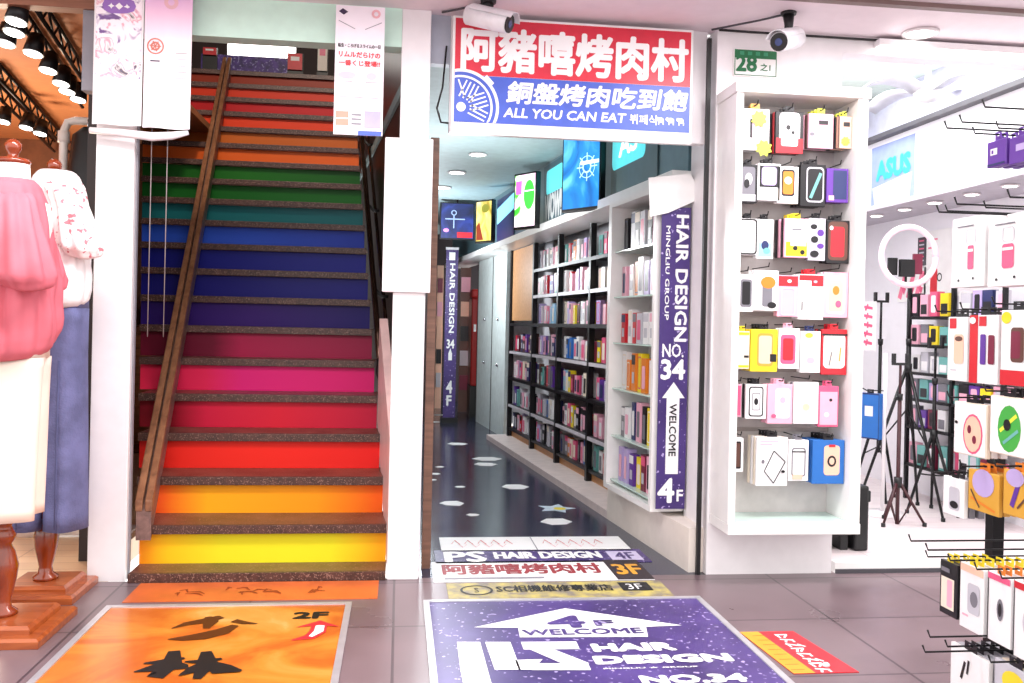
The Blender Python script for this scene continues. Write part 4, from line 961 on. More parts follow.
def d2(q, fr, w, h):
    disc2(q, w * .7, h * .6, w * .24, h * .26, fr, emat('scr_green', (60, 200, 60)), .003); rect2(q, w * .1, h * .62, w * .36, h * .86, fr, emat('scr_pink', (226, 90, 170)), .003)
    disc2(q, w * .4, h * .18, w * .3, h * .1, fr, emat('scr_lemon', (240, 236, 170)), .003); rect2(q, w * .5, h * .66, w * .9, h * .68, fr, emat('scr_white', (240, 244, 250)), .0036)
tv('screen with green and pink picture over the corridor racks', 536, 7.35, radians(-33), .28, 1.985, 2.45, SG, d2)
SY = screen_mat('screen_yellow', [(.3, (150, 130, 40)), (.5, (226, 206, 110)), (.7, (240, 232, 180))], 5)
def d3(q, fr, w, h): disc2(q, w * .6, h * .8, w * .22, h * .1, fr, emat('scr_olive', (120, 120, 40)), .003); poly2(q, [(0.02, .03), (w * .5, .03), (w * .25, h * .5), (.02, h * .4)], fr, emat('scr_rust', (130, 50, 30)), .003)
tv('small yellow picture screen deep in the corridor', 492.5, 8.9, radians(-38), .24, 1.995, 2.42, SY, d3)
# hanging screen across the far end
SD = screen_mat('screen_night', [(.3, (8, 10, 40)), (.5, (20, 34, 100)), (.66, (40, 60, 150)), (.8, (120, 40, 60))], 4)
hx0, hz1 = onY(440.5, 202, 10); hx1, hz0 = onY(474, 240, 10)
o = empty('hanging_screen', (hx0, 10, hz0), 'dark blue screen hanging across the far end of the corridor', 'screen'); w, h = hx1 - hx0, hz1 - hz0
MB().box((0, 0, 0), (w, .06, h), BLACKP).box((w * .48, .02, h), (w * .52, .04, 2.5515 - hz0), BLACKP).build('casing', o)
q = MB(); rect2(q, .012, .012, w - .012, h - .012, fl, SD, .002); q.build('display', o)
q = MB(); lb2 = emat('scr_steel', (130, 150, 190), .8); ring2(q, w * .4, h * .72, .02, .03, fl, lb2, .004); line2(q, (w * .4, h * .3), (w * .4, h * .66), .012, fl, lb2, .004); line2(q, (w * .15, h * .55), (w * .72, h * .55), .012, fl, lb2, .004)
rect2(q, w * .5, h * .05, w * .95, h * .2, fl, emat('scr_red', (160, 30, 40), .8), .004); disc2(q, w * .18, h * .24, .03, .02, fl, emat('scr_violet', (180, 110, 190), .8), .004); q.build('picture', o)
# flat lit posters on the fascia
def fascia_poster(label, pa, pb, z0, z1, m, deco):
    def sof(px):
        r = ray(px, 325); k = r[0] / r[1]; # solve S0x+Ux s+Vx .098 = k (S0y+Uy s+Vy .098)
        return (k * (S0[1] + V[1] * .093) - S0[0] - V[0] * .093) / (U[0] - k * U[1])
    sa, sb_ = sof(pa), sof(pb); w = sa - sb_; p0 = P(sa, .093, z0)
    o = empty('lit_poster', p0, label, 'poster', 'lit posters on the corridor fascia'); fr = frame((0, 0, 0), (-U[0], -U[1], 0), (0, 0, 1)); h = z1 - z0
    MB().prism([(0, 0), (w, 0), (w, h), (0, h)], -.004, 0.002, m, fr).build('panel', o)
    q = MB(); deco(q, fr, w, h); q.build('picture', o)
CY_ = emat('glow_cyan', (80, 200, 206), .6)
def p1(q, fr, w, h):
    poly2(q, rrect(w * .4, h * .62, w * .74, h * .56, .05), fr, CY_, .004); put_text(q, 'AS', fr, w * .2, h * .48, w * .4, h * .28, emat('glow_white', (236, 250, 250), 1), bold=.006, z=.006)
fascia_poster('grey poster panel with glowing cyan letters above the white cabinet', 608, 654, 2.04, 2.54, mat('fascia_sage', (84, 106, 108), .4), p1)
def p2(q, fr, w, h):
    poly2(q, rrect(w * .55, h * .7, w * .8, h * .4, .04), fr, CY_, .004); put_text(q, 'WOW!', fr, w * .12, h * .08, w * .8, h * .4, PWHITE, bold=.012, z=.006)
fascia_poster('poster with cyan blob and white comic lettering between two screens', 541, 561, 2.03, 2.53, mat('fascia_teal', (60, 96, 110), .4), p2)
def p3(q, fr, w, h): poly2(q, [(w * .02, h * .45), (w * .98, h * .62), (w * .98, h * .95), (w * .02, h * .8)], fr, emat('glow_sky', (120, 196, 226), 1), .004)
fascia_poster('dark blue poster with slanted light blue band deep in the corridor', 495, 512, 2.03, 2.5, mat('fascia_navy', (44, 50, 96), .4), p3)

# ------------------------------------------------------------------ far end of the corridor
xa, za_ = onY(443, 405, 11); xb, zb_ = onY(458.5, 250, 11)
o = empty('standing_banner', (xa, 11, 0), 'narrow purple standing banner at the far end of the corridor', 'banner'); w, h = xb - xa, zb_
MB().box((0, 0, .06), (w, .008, h), PURPLE).build('sheet', o); MB().box((-.03, -.08, .0005), (w + .03, .1, .0595), BLACKP).build('base', o); MB().box((-.006, -.004, h), (w + .006, .014, h + .03), SILV).build('frame', o)
q = MB(); put_text(q, 'HAIR DESIGN', fl, w * .35, h * .52, w * .4, h * .4, PWHITE, bold=.003, rot=-90); put_text(q, '34', fl, w * .2, h * .43, w * .6, h * .05, PWHITE, bold=.004)
poly2(q, [(w * .35, h * .36), (w * .65, h * .36), (w * .65, h * .4), (w * .5, h * .43), (w * .35, h * .4)], fl, PWHITE); put_text(q, '4', fl, w * .25, h * .17, w * .45, h * .07, PWHITE, bold=.006); put_text(q, 'F', fl, w * .3, h * .1, w * .36, h * .055, PWHITE, bold=.006)
rect2(q, w * .25, h * .94, w * .75, h * .985, fl, PWHITE); q.build('lettering', o)
rx0, rz1 = onY(472, 298, 11.6); rx1, rz0 = onY(484.5, 390, 11.6)
o = empty('vending_machine', (rx0, 11.6, 0), 'red machine standing beside the white corridor doors', 'machine'); w, h = rx1 - rx0 + .12, rz1
MB().box((0, 0, .4), (w, .5, h), mat('machine_red', (150, 24, 22), .3)).build('body', o, bevel=.02); MB().box((.0, .02, .0005), (w, .5, .399), BLACKP).build('base', o)
q = MB(); rect2(q, .03, h * .72, .06, h * .78, fl, PWHITE); rect2(q, .09, h * .72, .12, h * .78, fl, PWHITE); q.build('print', o); MB().box((.0, .08, h + .0005), (w * .8, .4, h + .12), mat('bag_red', (190, 40, 34), .5)).build('top_box', o, bevel=.03)
for i, (pa, pb, zt_, c, l) in enumerate(((459.5, 470, 1.95, 'brown', 'brown wooden stand of goods between the far banner and red machine'), (436, 442.5, 2.0, 'peach', 'pale board leaning at the left end of the corridor'))):
    a, _ = onY(pa, 330, 12.3 + .5 * i); b, _ = onY(pb, 330, 12.3 + .5 * i); Y_ = 12.3 + .5 * i
    o = empty('display_stand', (a, Y_, 0), l, 'stand'); q = MB()
    q.box((0, 0, .0005), (b - a, .04, zt_), PAL[c]); q.build('panel', o)
    q = MB()
    for k in range(5): rect2(q, .02, .3 + k * .33, b - a - .02, .5 + k * .33, fl, PAL[['wine', 'silver', 'black', 'peach', 'pink'][(k + i) % 5]], .001 + .02)
    q = MB()
    for k in range(5): q.box((.01, -.03, .3 + k * .33), (b - a - .01, -.001, .5 + k * .33), PAL[['wine', 'silver', 'black', 'peach', 'pink'][(k + i) % 5]])
    q.build('goods_panel', o)
# ================================================================== PHONE SHOP INTERIOR
def onfl(px, py): x, y = onZ(px, py, .05); return x, y
def tripod(label, px, py, top, apex, reach, extra=(), head='clamp', m=BLACK):
    """camera stand standing on the shop floor: centre foot sight line, heights in metres"""
    x, y = onfl(px, py)
    o = empty('tripod', (x, y, .05), label, 'tripod', 'tripods in the phone shop')
    MB().tube([(0, 0, apex - .3), (0, 0, apex), (0, 0, top * .8)], .012, m).build('pole', o)
    MB().tube([(0, 0, top * .8), (0, 0, top)], .008, m).build('extension', o)
    for k in range(3):
        t = radians(-100 + 120 * k + extra[0] if extra else -100 + 120 * k)
        f = (reach * cos(t), reach * sin(t), .012)
        l = MB().tube([(0.01 * cos(t), .01 * sin(t), apex), f], [.011, .008], m, 6).build('leg', o)
        MB().tube([(f[0], f[1], .0), (f[0], f[1], .022)], .013, BLACKP, 8).build('foot', l)
        MB().tube([(0, 0, apex - .26), (f[0] * .5, f[1] * .5, apex * .5)], .005, m, 6).build('brace', o)
    MB().lathe([(0, -.03), (.022, -.03), (.024, .03), (0, .03)], (0, 0, apex), BLACKP, 10).build('collar', o)
    MB().lathe([(0, -.02), (.016, -.02), (.018, .02), (0, .02)], (0, 0, top * .8), BLACKP, 10).build('knob', o)
    if head == 'clamp':
        MB().box((-.05, -.012, top), (.05, .012, top + .015), BLACKP).box((-.05, -.014, top + .0151), (-.036, .014, top + .07), BLACKP).box((.036, -.014, top + .0151), (.05, .014, top + .07), BLACKP).build('clamp', o)
    return o, x, y
tripod('tall black tripod nearest the white cabinet, below the ring light', 877, 499, 1.35, .62, .17)
o, rx, ry = tripod('black tripod with wide legs carrying the white ring light', 905, 512, 1.36, .92, .30, (25,), None)
ringc = .05 + 1.36 + .2
_, zc = onY(892, 256, ry)
rl = MB(); R_ = .185; n = 36
rl.tube([(rx - .03 + R_ * cos(2 * pi * k / n), ry - .03, zc + R_ * sin(2 * pi * k / n)) for k in range(n + 1)], .019, mat('ring_white', (248, 214, 226), .4, emit=.15), 8)
ro = tag(rl.build('ring_light'), 'large white ring light on a tripod inside the phone shop', 'ring light')
MB().tube([(rx, ry, 1.41), (rx, ry, zc - R_ - .02), (rx - .03, ry - .005, zc - R_ + .0)], .01, BLACKP, 8).build('neck', ro)
q = MB(); q.box((rx - .075, ry - .02, zc - .13), (rx + .02, ry + .01, zc - .02), BLACKP).box((rx - .14, ry + .012, zc - .12), (rx - .08, ry + .03, zc - .01), BLACKP).box((rx + .03, ry + .012, zc - .11), (rx + .09, ry + .03, zc + .02), PAL['wine']).tube([(rx - .03, ry, zc - R_ + .01), (rx - .03, ry, zc - .13)], .008, BLACKP, 8); q.build('phone_holder', ro)
tripod('thin black tripod at the right, before the wall shelves', 932, 513, 1.05, .50, .17, (40,))
tripod('short spread tripod with a red column between the taller tripods', 897, 524, .95, .25, .15, (70,), 'clamp', mat('red_column', (60, 20, 26), .4))
# wall shelving with packs
hs = empty('wall_shelf', (3.50, 5.0, .05), 'black wire shelving of packs on the right wall of the phone shop', 'shelf')
SZ = [.30, .56, .75, .93, 1.12, 1.31]
for Y_ in (4.95, 5.45, 5.96): MB().box((.0, Y_ - 5.0 - .012, 0), (.024, Y_ - 5.0 + .012, 1.5), BLACK).build('post', hs)
for z_ in SZ: MB().box((.0, -.06, z_ - .07), (.21, .97, z_ - .052), BLACK).build('shelf', hs)
shopc = ['lilac', 'white', 'pink', 'silver', 'navy', 'black', 'sky', 'rose', 'violet', 'white', 'grey', 'wine', 'yellow', 'teal']
for r, z_ in enumerate(SZ):
    n = 9
    for i in range(n):
        Y_ = 5.01 + i * .112; c = rnd.choice(shopc); c2 = rnd.choice(['white', 'black', 'pink', 'silver'])
        if c2 == c: c2 = 'grey'
        pack('%s pack, %s print, %s from the front, %s of the shop wall shelving' % (c, c2, ordn[i], ['bottom shelf', 'second lowest shelf', 'third lowest shelf', 'third highest shelf', 'second highest shelf', 'top shelf'][r]), 'packet', 'packs on the shop wall shelving',
             (3.515 + rnd.uniform(0, .02), Y_, z_ - .0005), -pi / 2, .085 + rnd.uniform(0, .02), rnd.uniform(.13, .165) * (1 if r in (0, 5) else .85), rnd.uniform(.03, .08), c, [('r', .1, .1, .9, .55, c2)] if i % 2 else [('o', .5, .5, .6, .7, c2)], None, 'boxed_accessory', bevel=0)
# printed boards on the right wall
def wallboard(name, label, px0, px1, py0, py1, X, m, deco, cat='poster', thick=.012):
    Ya, z1 = onX(px0, py0, X); Yb_, _ = onX(px1, py0, X); z0 = onX(px0, py1, X)[1]
    o = empty(name, (X, Ya, z0), label, cat); w, h = Ya - Yb_, z1 - z0
    fr = frame((0, 0, 0), (0, -1, 0), (0, 0, 1))
    MB().prism([(0, 0), (w, 0), (w, h), (0, h)], -thick, 0, m, fr).build('board', o)
    q = MB(); deco(q, fr, w, h); q.build('print', o)
def b1(q, fr, w, h):
    poly2(q, rrect(w * .32, h * .38, w * .22, h * .3, .01), fr, PRED); ring2(q, w * .5, h * .42, .02, .03, fr, INK)
    for i in range(4): rect2(q, w * (.2 + i * .12), h * .1, w * (.28 + i * .12), h * .15, fr, INK)
    for i in range(2): rect2(q, w * .12, h * (.78 + i * .1), w * .42, h * (.8 + i * .1), fr, PPINK)
wallboard('product_poster', 'white poster with a small red cup, right of the ring light', 925, 957, 232, 312, 3.705, WHITE2, b1)
def b2(q, fr, w, h):
    for i in range(5):
        line2(q, (w * .15, h * (.9 - i * .18)), (w * .85, h * (.86 - i * .18)), .02, fr, PAL['rose']); line2(q, (w * .5, h * (.95 - i * .18)), (w * (.3 + .1 * (i % 3)), h * (.82 - i * .18)), .02, fr, PAL['rose'], .002)
wallboard('pink_sign', 'narrow white sign with pink brush writing below the ring light', 862, 875, 302, 350, 3.2, WHITE2, b2, 'sign')
def b3(q, fr, w, h):
    for i in range(3): line2(q, (w * (.08 + .3 * i), h * .1), (w * (.3 + .3 * i), h * .9), .05, fr, PPINK); poly2(q, [(w * (.1 + .3 * i), h * .5), (w * (.32 + .3 * i), h * .4), (w * (.25 + .3 * i), h * .2)], fr, PAL['rose'], .002)
wallboard('pink_print', 'pink brushed strip print under the ring light', 898, 926, 270, 302, 3.705, WHITE2, b3)
wallboard('phone_card', 'dark grey phone card on the wall beside the ring light', 918, 926, 238, 266, 3.70, DGREY, lambda q, fr, w, h: [rect2(q, w * .2, h * (.15 + .14 * i), w * .8, h * (.2 + .14 * i), fr, PAL['rose'] if i % 2 else PAL['silver']) for i in range(6)], 'card')
# cyan letter poster on the fascia
LIL = mat('poster_lilac', (138, 152, 196), .4)
def b4(q, fr, w, h):
    poly2(q, [(w * .1, 0), (w * .9, 0), (w * .95, h * .4), (0.02, h * .3)], fr, mat('poster_haze', (206, 212, 230), .4))
    c = mat('letter_cyan', (60, 170, 204), .4); put_text(q, 'ASUS', fr, w * .14, h * .42, w * .76, h * .3, c, bold=.012, z=.002)
wallboard('brand_poster', 'lilac poster with cyan block letters on the shop fascia', 872, 915, 149, 206, 3.2985, LIL, b4)
for i, px in enumerate((877, 905, 935, 972, 1010)):
    Y_ = onX(px, 190, 3.42)[0]; downlight(3.42, Y_, 2.0495, .05, 'small round light under the shop fascia ledge, %s from the cabinet' % ordn[i], 'ledge lights')
# ceiling fan
fxx, fzz = onY(928, 92, 5.4)
cf = empty('ceiling_fan', (fxx, 5.4, 2.9505), 'white ceiling fan with curved blades in the phone shop', 'fan'); fz = fzz - 2.9505
MB().tube([(0, 0, 0), (0, 0, fz + .05)], .018, WHITE).lathe([(0, -.001), (.06, -.001), (.05, -.04), (0, -.05)], (0, 0, 0), WHITE, 18).build('rod', cf)
MB().lathe([(0, -.07), (.05, -.06), (.085, -.02), (.085, .03), (.05, .06), (0, .065)], (0, 0, fz), WHITE2, 22).build('hub', cf)
for k in range(4):
    t0 = radians(15 + 90 * k); vs = []; fs = []
    for i in range(9):
        r = .08 + i * .052; w_ = .05 + .02 * sin(i / 8 * pi); sag = .05 * sin(i / 8 * pi) - .02 * i / 8
        for sgn in (-1, 1):
            for dz in (0, .008): vs.append((r * cos(t0) - sgn * w_ * sin(t0), r * sin(t0) + sgn * w_ * cos(t0), fz + sag + dz + sgn * .012))
    for i in range(8):
        a = i * 4; b_ = a + 4
        fs += [(a, b_, b_ + 2, a + 2), (a + 1, a + 3, b_ + 3, b_ + 1), (a, a + 1, b_ + 1, b_), (a + 2, b_ + 2, b_ + 3, a + 3)]
    fs += [(0, 2, 3, 1), (32, 33, 35, 34)]
    MB().add(vs, fs, mat('blade_white', (224, 224, 230), .35), True).build('blade', cf)
# blue pack and black machine by the cabinet
Ya, z1 = onX(861, 392, 2.92); Yb_, z0 = onX(877, 441, 2.92)
pack('tall blue pack hanging in the shop beside the tripods', 'packet', None, (2.92, (Ya + Yb_) / 2, z0), -pi / 2 + .5, .14, z1 - z0, .04, 'blue', [('r', .0, .0, 1, 1, 'navy'), ('r', .03, .03, .97, .97, 'blue'), ('r', .3, .5, .7, .72, 'white')], 'black', 'hanging_pack')
gx = 2.92
gs = empty('goods_stand', (gx + .12, (Ya + Yb_) / 2 + .03, .05), 'slim white stand holding the blue pack in the shop', 'stand')
MB().tube([(0, 0, .02), (0, 0, z1 + .25 - .05)], .012, WHITE).build('pole', gs); MB().lathe([(0, 0), (.14, 0), (.14, .012), (.02, .02), (0, .02)], (0, 0, 0), WHITE, 20).build('base', gs)
MB().tube([(0, 0, z1 - .035), (-.12, .0, z1 - .035), (-.15, 0, z1 - .02)], .004, BLACK, 6).build('hook', gs)
bx, by = onfl(846, 556)
mc = empty('floor_machine', (bx + .07, by + .12, .0505), 'black boxy machine on the shop floor behind the white cabinet', 'machine')
MB().box((-.16, -.02, .08), (.02, .2, .18), BLACKP).box((-.16, -.02, .1801), (-.06, .2, .30), BLACKP).build('body', mc, bevel=.01)
MB().box((.021, -.03, .0), (.10, .16, .34), BLACKP).build('column', mc, bevel=.012)
for i in range(4): MB().box((-.14 + i * .04, -.035, .10), (-.125 + i * .04, -.0205, .165), DGREY).build('rib', mc)
for x_ in (-.13, -.02): MB().box((x_ - .02, 0, 0), (x_ + .02, .18, .0795), BLACKP).build('foot', mc)
MB().box((.101, .0, .25), (.125, .1, .31), BLACKP).box((.101, .02, .03), (.12, .1, .08), BLACKP).build('handle', mc, bevel=.006)

# ------------------------------------------------------------------ rack of packs standing in the arcade at the right edge
XR = 2.20
dr = empty('display_rack', (XR, 2.4, 0), 'black wire display rack of hooks and packs at the right edge of the arcade', 'rack')
for Y_ in (2.86, 2.05):
    MB().box((-.0, Y_ - 2.4 - .02, .0005), (.035, Y_ - 2.4 + .02, 2.05), BLACK).build('post', dr)
    MB().box((-.02, Y_ - 2.4 - .03, .0), (.5, Y_ - 2.4 + .03, .03), BLACK).build('foot', dr)
MB().box((-.24, .40, .0305), (-.20, .44, .80), BLACK).build('short_post', dr)
MB().box((-.25, .43, .0), (0, .47, .03), BLACK).build('foot', dr)
MB().box((.015, -.33, .05), (.02, .44, 2.02), mat('rack_back', (214, 210, 214), .5)).build('back_panel', dr)
def rpack(lab, px0, px1, py0, py1, X, body, prims, tab, nb, bc, G='packs on the arcade rack'):
    Ya, Z1 = onX(px0, py0, X); Yb_, _ = onX(px1, py0, X); _, Z0 = onX((px0 + px1) / 2, py1, X); Ya_ = (Ya + Yb_) / 2; w_ = Ya - Yb_
    _, Z1 = onX((px0 + px1) / 2, py0, X)
    pack(lab, 'packet', G, (X, Ya_, Z0), -pi / 2, w_ * .96, Z1 - Z0, .014, body, prims, tab)
    for k in range(nb):
        pack('%s pack %s behind the %s' % (bc, ['next', 'second', 'third', 'fourth', 'fifth'][k], ' '.join(lab.split()[:11])), 'packet', G, (X + .019 + k * .03, Ya_ - .002 * k, Z0 + .001), -pi / 2, w_ * .94, Z1 - Z0 - .002, .02, bc, (), tab)
    hook('rack_hook', 'rack hook carrying the ' + ' '.join(lab.split()[:12]), (XR - .001, Ya_, Z1 + .0165), (X - .07, Ya_, Z1 + .0165), 'hooks of the arcade rack', .02)
def bare(lab, px, py, X=1.53):
    Y_, Z_ = onX(px, py, X); hook('rack_hook', lab, (XR - .001, Y_, Z_), (X, Y_, Z_), 'hooks of the arcade rack', .02)
XF = 1.74
rpack('violet flat box with white mark at the rack top', 987, 1007, 140, 166, XF, 'violet', [('r', .2, .45, .55, .7, 'white'), ('r', .26, .5, .36, .64, 'violet'), ('r', .05, .05, .95, .12, 'navy')], 'violet', 3, 'violet')
rpack('violet flat box at the rack top, nearer the picture edge', 1009, 1034, 135, 162, XF, 'violet', [('r', .3, .45, .7, .7, 'lilac')], 'violet', 3, 'violet')
cup = lambda x, s=1: [('f', x, .72, .3, .2, 'silver'), ('o', x, .42, .3 * s, .34, 'rose'), ('r', x - .13 * s, .5, x + .13 * s, .54, 'white'), ('d', .25, .1, .03, .02, 'black'), ('d', .7, .12, .03, .02, 'black'), ('r', .2, .86, .7, .88, 'grey')]
rpack('white carrier pack with a slim red bottle print', 952, 986, 217, 287, XF, 'white', cup(.6, .6) + [('l', .1, .3, .35, .6, .02, 'silver')], None, 2, 'white')
rpack('white carrier pack with a wide red cup print', 988, 1030, 214, 286, XF, 'white', cup(.52), None, 2, 'white')
rpack('white pack with a blush pink phone and red square', 948, 968, 317, 381, XF, 'white', [('r', .1, .82, .45, .98, 'red'), ('o', .6, .5, .5, .46, 'peach'), ('d', .6, .66, .2, .04, 'brown'), ('r', .2, .16, .5, .18, 'silver')], 'black', 2, 'white')
rpack('white pack with two violet phones beside a red strip', 970, 999, 315, 384, XF, 'white', [('r', .0, .0, .3, 1, 'red'), ('r', .34, .84, .6, .98, 'red'), ('o', .5, .5, .2, .44, 'violet'), ('o', .8, .5, .22, .42, 'wine'), ('d', .12, .92, .12, .05, 'white')], 'black', 2, 'red')
rpack('white pack with a dark brown phone and red base', 1001, 1034, 310, 386, XF, 'white', [('r', .0, .0, 1, .2, 'red'), ('d', .18, .9, .16, .08, 'yellow'), ('o', .55, .54, .42, .46, 'brown'), ('o', .5, .54, .3, .36, 'wine')], 'black', 2, 'red')
rpack('white card pack with a pink snout shaped case', 954, 988, 403, 456, XF, 'cream', [('r', .02, .02, .98, .98, 'white'), ('d', .6, .42, .3, .38, 'rose'), ('d', .6, .42, .26, .34, 'peach'), ('d', .5, .5, .06, .08, 'wine'), ('d', .66, .32, .06, .08, 'wine'), ('d', .1, .6, .05, .03, 'black')], 'black', 2, 'white')
rpack('white card pack with a leafy green ball shaped case', 990, 1028, 397, 456, XF, 'cream', [('r', .02, .02, .98, .98, 'white'), ('d', .55, .46, .32, .4, 'green'), ('l', .3, .4, .75, .7, .07, 'lime'), ('l', .4, .2, .8, .45, .06, 'teal'), ('d', .5, .52, .1, .1, 'black')], 'black', 2, 'pink')
rpack('white box with a tiny dark print, left of the amber pouches', 943, 965, 478, 516, XF, 'white', [('o', .55, .46, .5, .6, 'silver'), ('d', .55, .3, .2, .1, 'black')], 'black', 2, 'grey')
rpack('amber pouch with a pale round sticker', 968, 1000, 472, 513, XF, 'gold', [('d', .5, .72, .36, .34, 'lilac'), ('l', .1, .3, .9, .1, .05, 'orange'), ('l', .1, .5, .4, .1, .04, 'brown')], 'orange', 2, 'gold')
rpack('amber pouch with a violet ribbon, nearest the picture edge', 1003, 1035, 472, 518, XF, 'gold', [('l', .3, .2, .5, .7, .14, 'violet'), ('d', .4, .85, .3, .2, 'lilac'), ('l', .5, .2, .8, .5, .05, 'brown')], 'orange', 2, 'gold')
XL = 1.70
rpack('black framed box with white window on the lower hooks', 940, 958, 562, 616, XL, 'black', [('r', .1, .12, .85, .7, 'cream'), ('o', .6, .42, .3, .5, 'pink'), ('r', .1, .8, .6, .88, 'grey')], 'yellow', 4, 'black')
rpack('white box with a grey round earphone print', 960, 985, 566, 632, XL, 'white', [('r', .02, .88, .98, .99, 'peach'), ('o', .6, .5, .5, .46, 'silver'), ('d', .62, .5, .16, .12, 'grey'), ('r', .15, .2, .4, .23, 'pink')], 'yellow', 5, 'white')
rpack('white box with a dark oval print on the lower hooks', 988, 1012, 575, 645, XL, 'white', [('r', .0, .0, .04, 1, 'black'), ('d', .56, .5, .14, .16, 'grey'), ('d', .56, .5, .08, .1, 'black'), ('r', .02, .9, .98, .99, 'rose')], 'orange', 5, 'white')
rpack('white box at the picture edge on the lower hooks', 1014, 1038, 584, 662, XL, 'white', [('r', .0, .0, .04, 1, 'black'), ('d', .56, .5, .14, .16, 'silver'), ('r', .02, .9, .98, .99, 'red')], 'red', 5, 'white')
rpack('white pouch with black marks on the lowest hooks', 950, 990, 652, 715, XL, 'white', [('l', .3, .5, .4, .8, .06, 'black'), ('l', .46, .62, .5, .85, .05, 'black'), ('d', .7, .4, .06, .04, 'grey')], 'black', 4, 'silver')
rpack('pale pouch with a yellow sticker on the lowest hooks', 994, 1036, 668, 730, XL, 'silver', [('d', .5, .72, .3, .2, 'yellow')], 'black', 4, 'cream')
for l, p in (('bare rack hook above the violet boxes, lowest of three', (947, 128)), ('bare rack hook above the violet boxes, middle of three', (962, 122)), ('bare rack hook above the violet boxes, highest of three', (985, 107)),
             ('bare rack hook above the white carrier packs, leftmost', (939, 212)), ('bare rack hook above the white carrier packs, second from the left', (957, 204)), ('bare rack hook above the white carrier packs, rightmost', (1010, 197)),
             ('long bare rack hook beside the tripods, above the lower boxes', (911, 541)), ('bare rack hook just under the long one above the lower boxes', (928, 550)), ('bare rack hook below the black framed box, higher one', (930, 637)), ('bare rack hook below the black framed box, lower one', (925, 652))):
    bare(l, *p)

# ================================================================== BOUTIQUE ON THE LEFT
def ringpts(cx, cy, z, rx, ry, n=28, fold=0, nf=7, ph=0, dx=0):
    out = []
    for k in range(n):
        t = 2 * pi * k / n; f = 1 + fold * sin(nf * t + ph) + fold * .6 * sin((nf * 2 + 1) * t + ph * 1.7)
        out.append((cx + dx + rx * f * cos(t), cy + ry * f * sin(t), z))
    return out
IVORY = mat('ivory_cloth', (240, 232, 224), .7, var=.02, bump=.1)
def mannequin(label, x, y, base, rz, legh, hip):
    o = empty('mannequin', (x, y, 0), label, 'mannequin', 'mannequins on wooden stands')
    b = MB()
    def sq(s, z0, z1, ch):
        c, d = cos(rz), sin(rz); P4 = [(-s, -s), (s, -s), (s, s), (-s, s)]; P5 = [(-s + ch, -s + ch), (s - ch, -s + ch), (s - ch, s - ch), (-s + ch, s - ch)]
        T = lambda p, z: (p[0] * c - p[1] * d, p[0] * d + p[1] * c, z)
        b.rings([[T(p, z0) for p in P4], [T(p, z1 - ch) for p in P4], [T(p, z1) for p in P5]], ORWOOD, False)
    sq(base, .001, .036, .01); sq(base * .76, .0362, .066, .012)
    b.build('base', o)
    MB().lathe([(0, .0665), (.05, .0665), (.05, .08), (.03, .095), (.026, .12), (.044, .20), (.05, .25), (.038, .30), (.024, .33), (.034, .345), (.04, .365), (.028, .385), (.024, .40), (.04, .42), (.042, legh), (0, legh)], (0, 0, 0), REDWOOD, 20).build('turned_leg', o)
    MB().tube([(0, 0, legh - .005), (0, 0, hip)], .014, CHROME, 10).build('rod', o)
    t = MB()
    prof = [(hip, .02, .02), (hip + .02, .12, .09), (hip + .12, .135, .10), (hip + .3, .105, .08), (hip + .45, .13, .095), (hip + .56, .145, .085), (hip + .63, .135, .07), (hip + .67, .075, .065), (hip + .70, .064, .06), (hip + .78, .058, .056)]
    t.rings([ringpts(0, 0, z, a, c) for z, a, c in prof], IVORY); t.build('torso', o)
    MB().lathe([(0, .7805), (.058, .7805), (.062, .79), (.056, .80), (.02, .806), (.018, .82), (.028, .835), (.03, .855), (.016, .872), (0, .876)], (0, 0, hip), REDWOOD, 18).build('neck_cap', o)
    return o
def interp(prof, n):
    out = []
    for i in range(n):
        t = i / (n - 1) * (len(prof) - 1); k = min(int(t), len(prof) - 2); f = t - k
        out.append(tuple(p + (q - p) * f for p, q in zip(prof[k], prof[k + 1])))
    return out
def trousers(label, name, x, y, zt, zb, rx, ry, m, split, flare, cat, rz=0):
    # waist to crotch, then two legs of cloth, one garment
    b = MB(); cz = zt - .28; n = 40
    def sup(z, a, c, e):
        out = []
        for k in range(n):
            t = 2 * pi * k / n; q, r = cos(t), sin(t)
            out.append((a * math.copysign(abs(q) ** e, q), c * math.copysign(abs(r) ** e, r), z))
        return out
    b.rings([sup(zt, rx * .86, ry * .9, 1), sup(zt - .04, rx * .88, ry * .92, 1), sup(zt - .13, rx * .98, ry * .98, .75), sup(cz + .08, rx * 1.0, ry * 1.0, .6), sup(cz, rx * 1.012, ry * 1.0, .6)], m, cap=False)
    for s in (-1, 1):
        rs = []
        for i in range(16):
            f = i / 15; z = cz + .001 + (zb - cz - .001) * f
            g = .05 * min(1, f * 1.5); e = min(1, .72 + f * 1.2)
            rs.append([(p[0] * (1 + g * sin(5 * 2 * pi * k / n + f * .5 + s)) + s * (rx * .507 + split * f), p[1] * (1 + g * sin(5 * 2 * pi * k / n + f * .5 + s)), p[2]) for k, p in enumerate(sup(z, rx * (.505 + flare * f), ry * (1.0 + flare * f), e))])
        b.rings(rs, m, cap=False)
    o = tag(b.build(name, loc=(x, y, 0), rz=rz), label, cat); sm = o.modifiers.new('solid', 'SOLIDIFY'); sm.thickness = .004
    return o
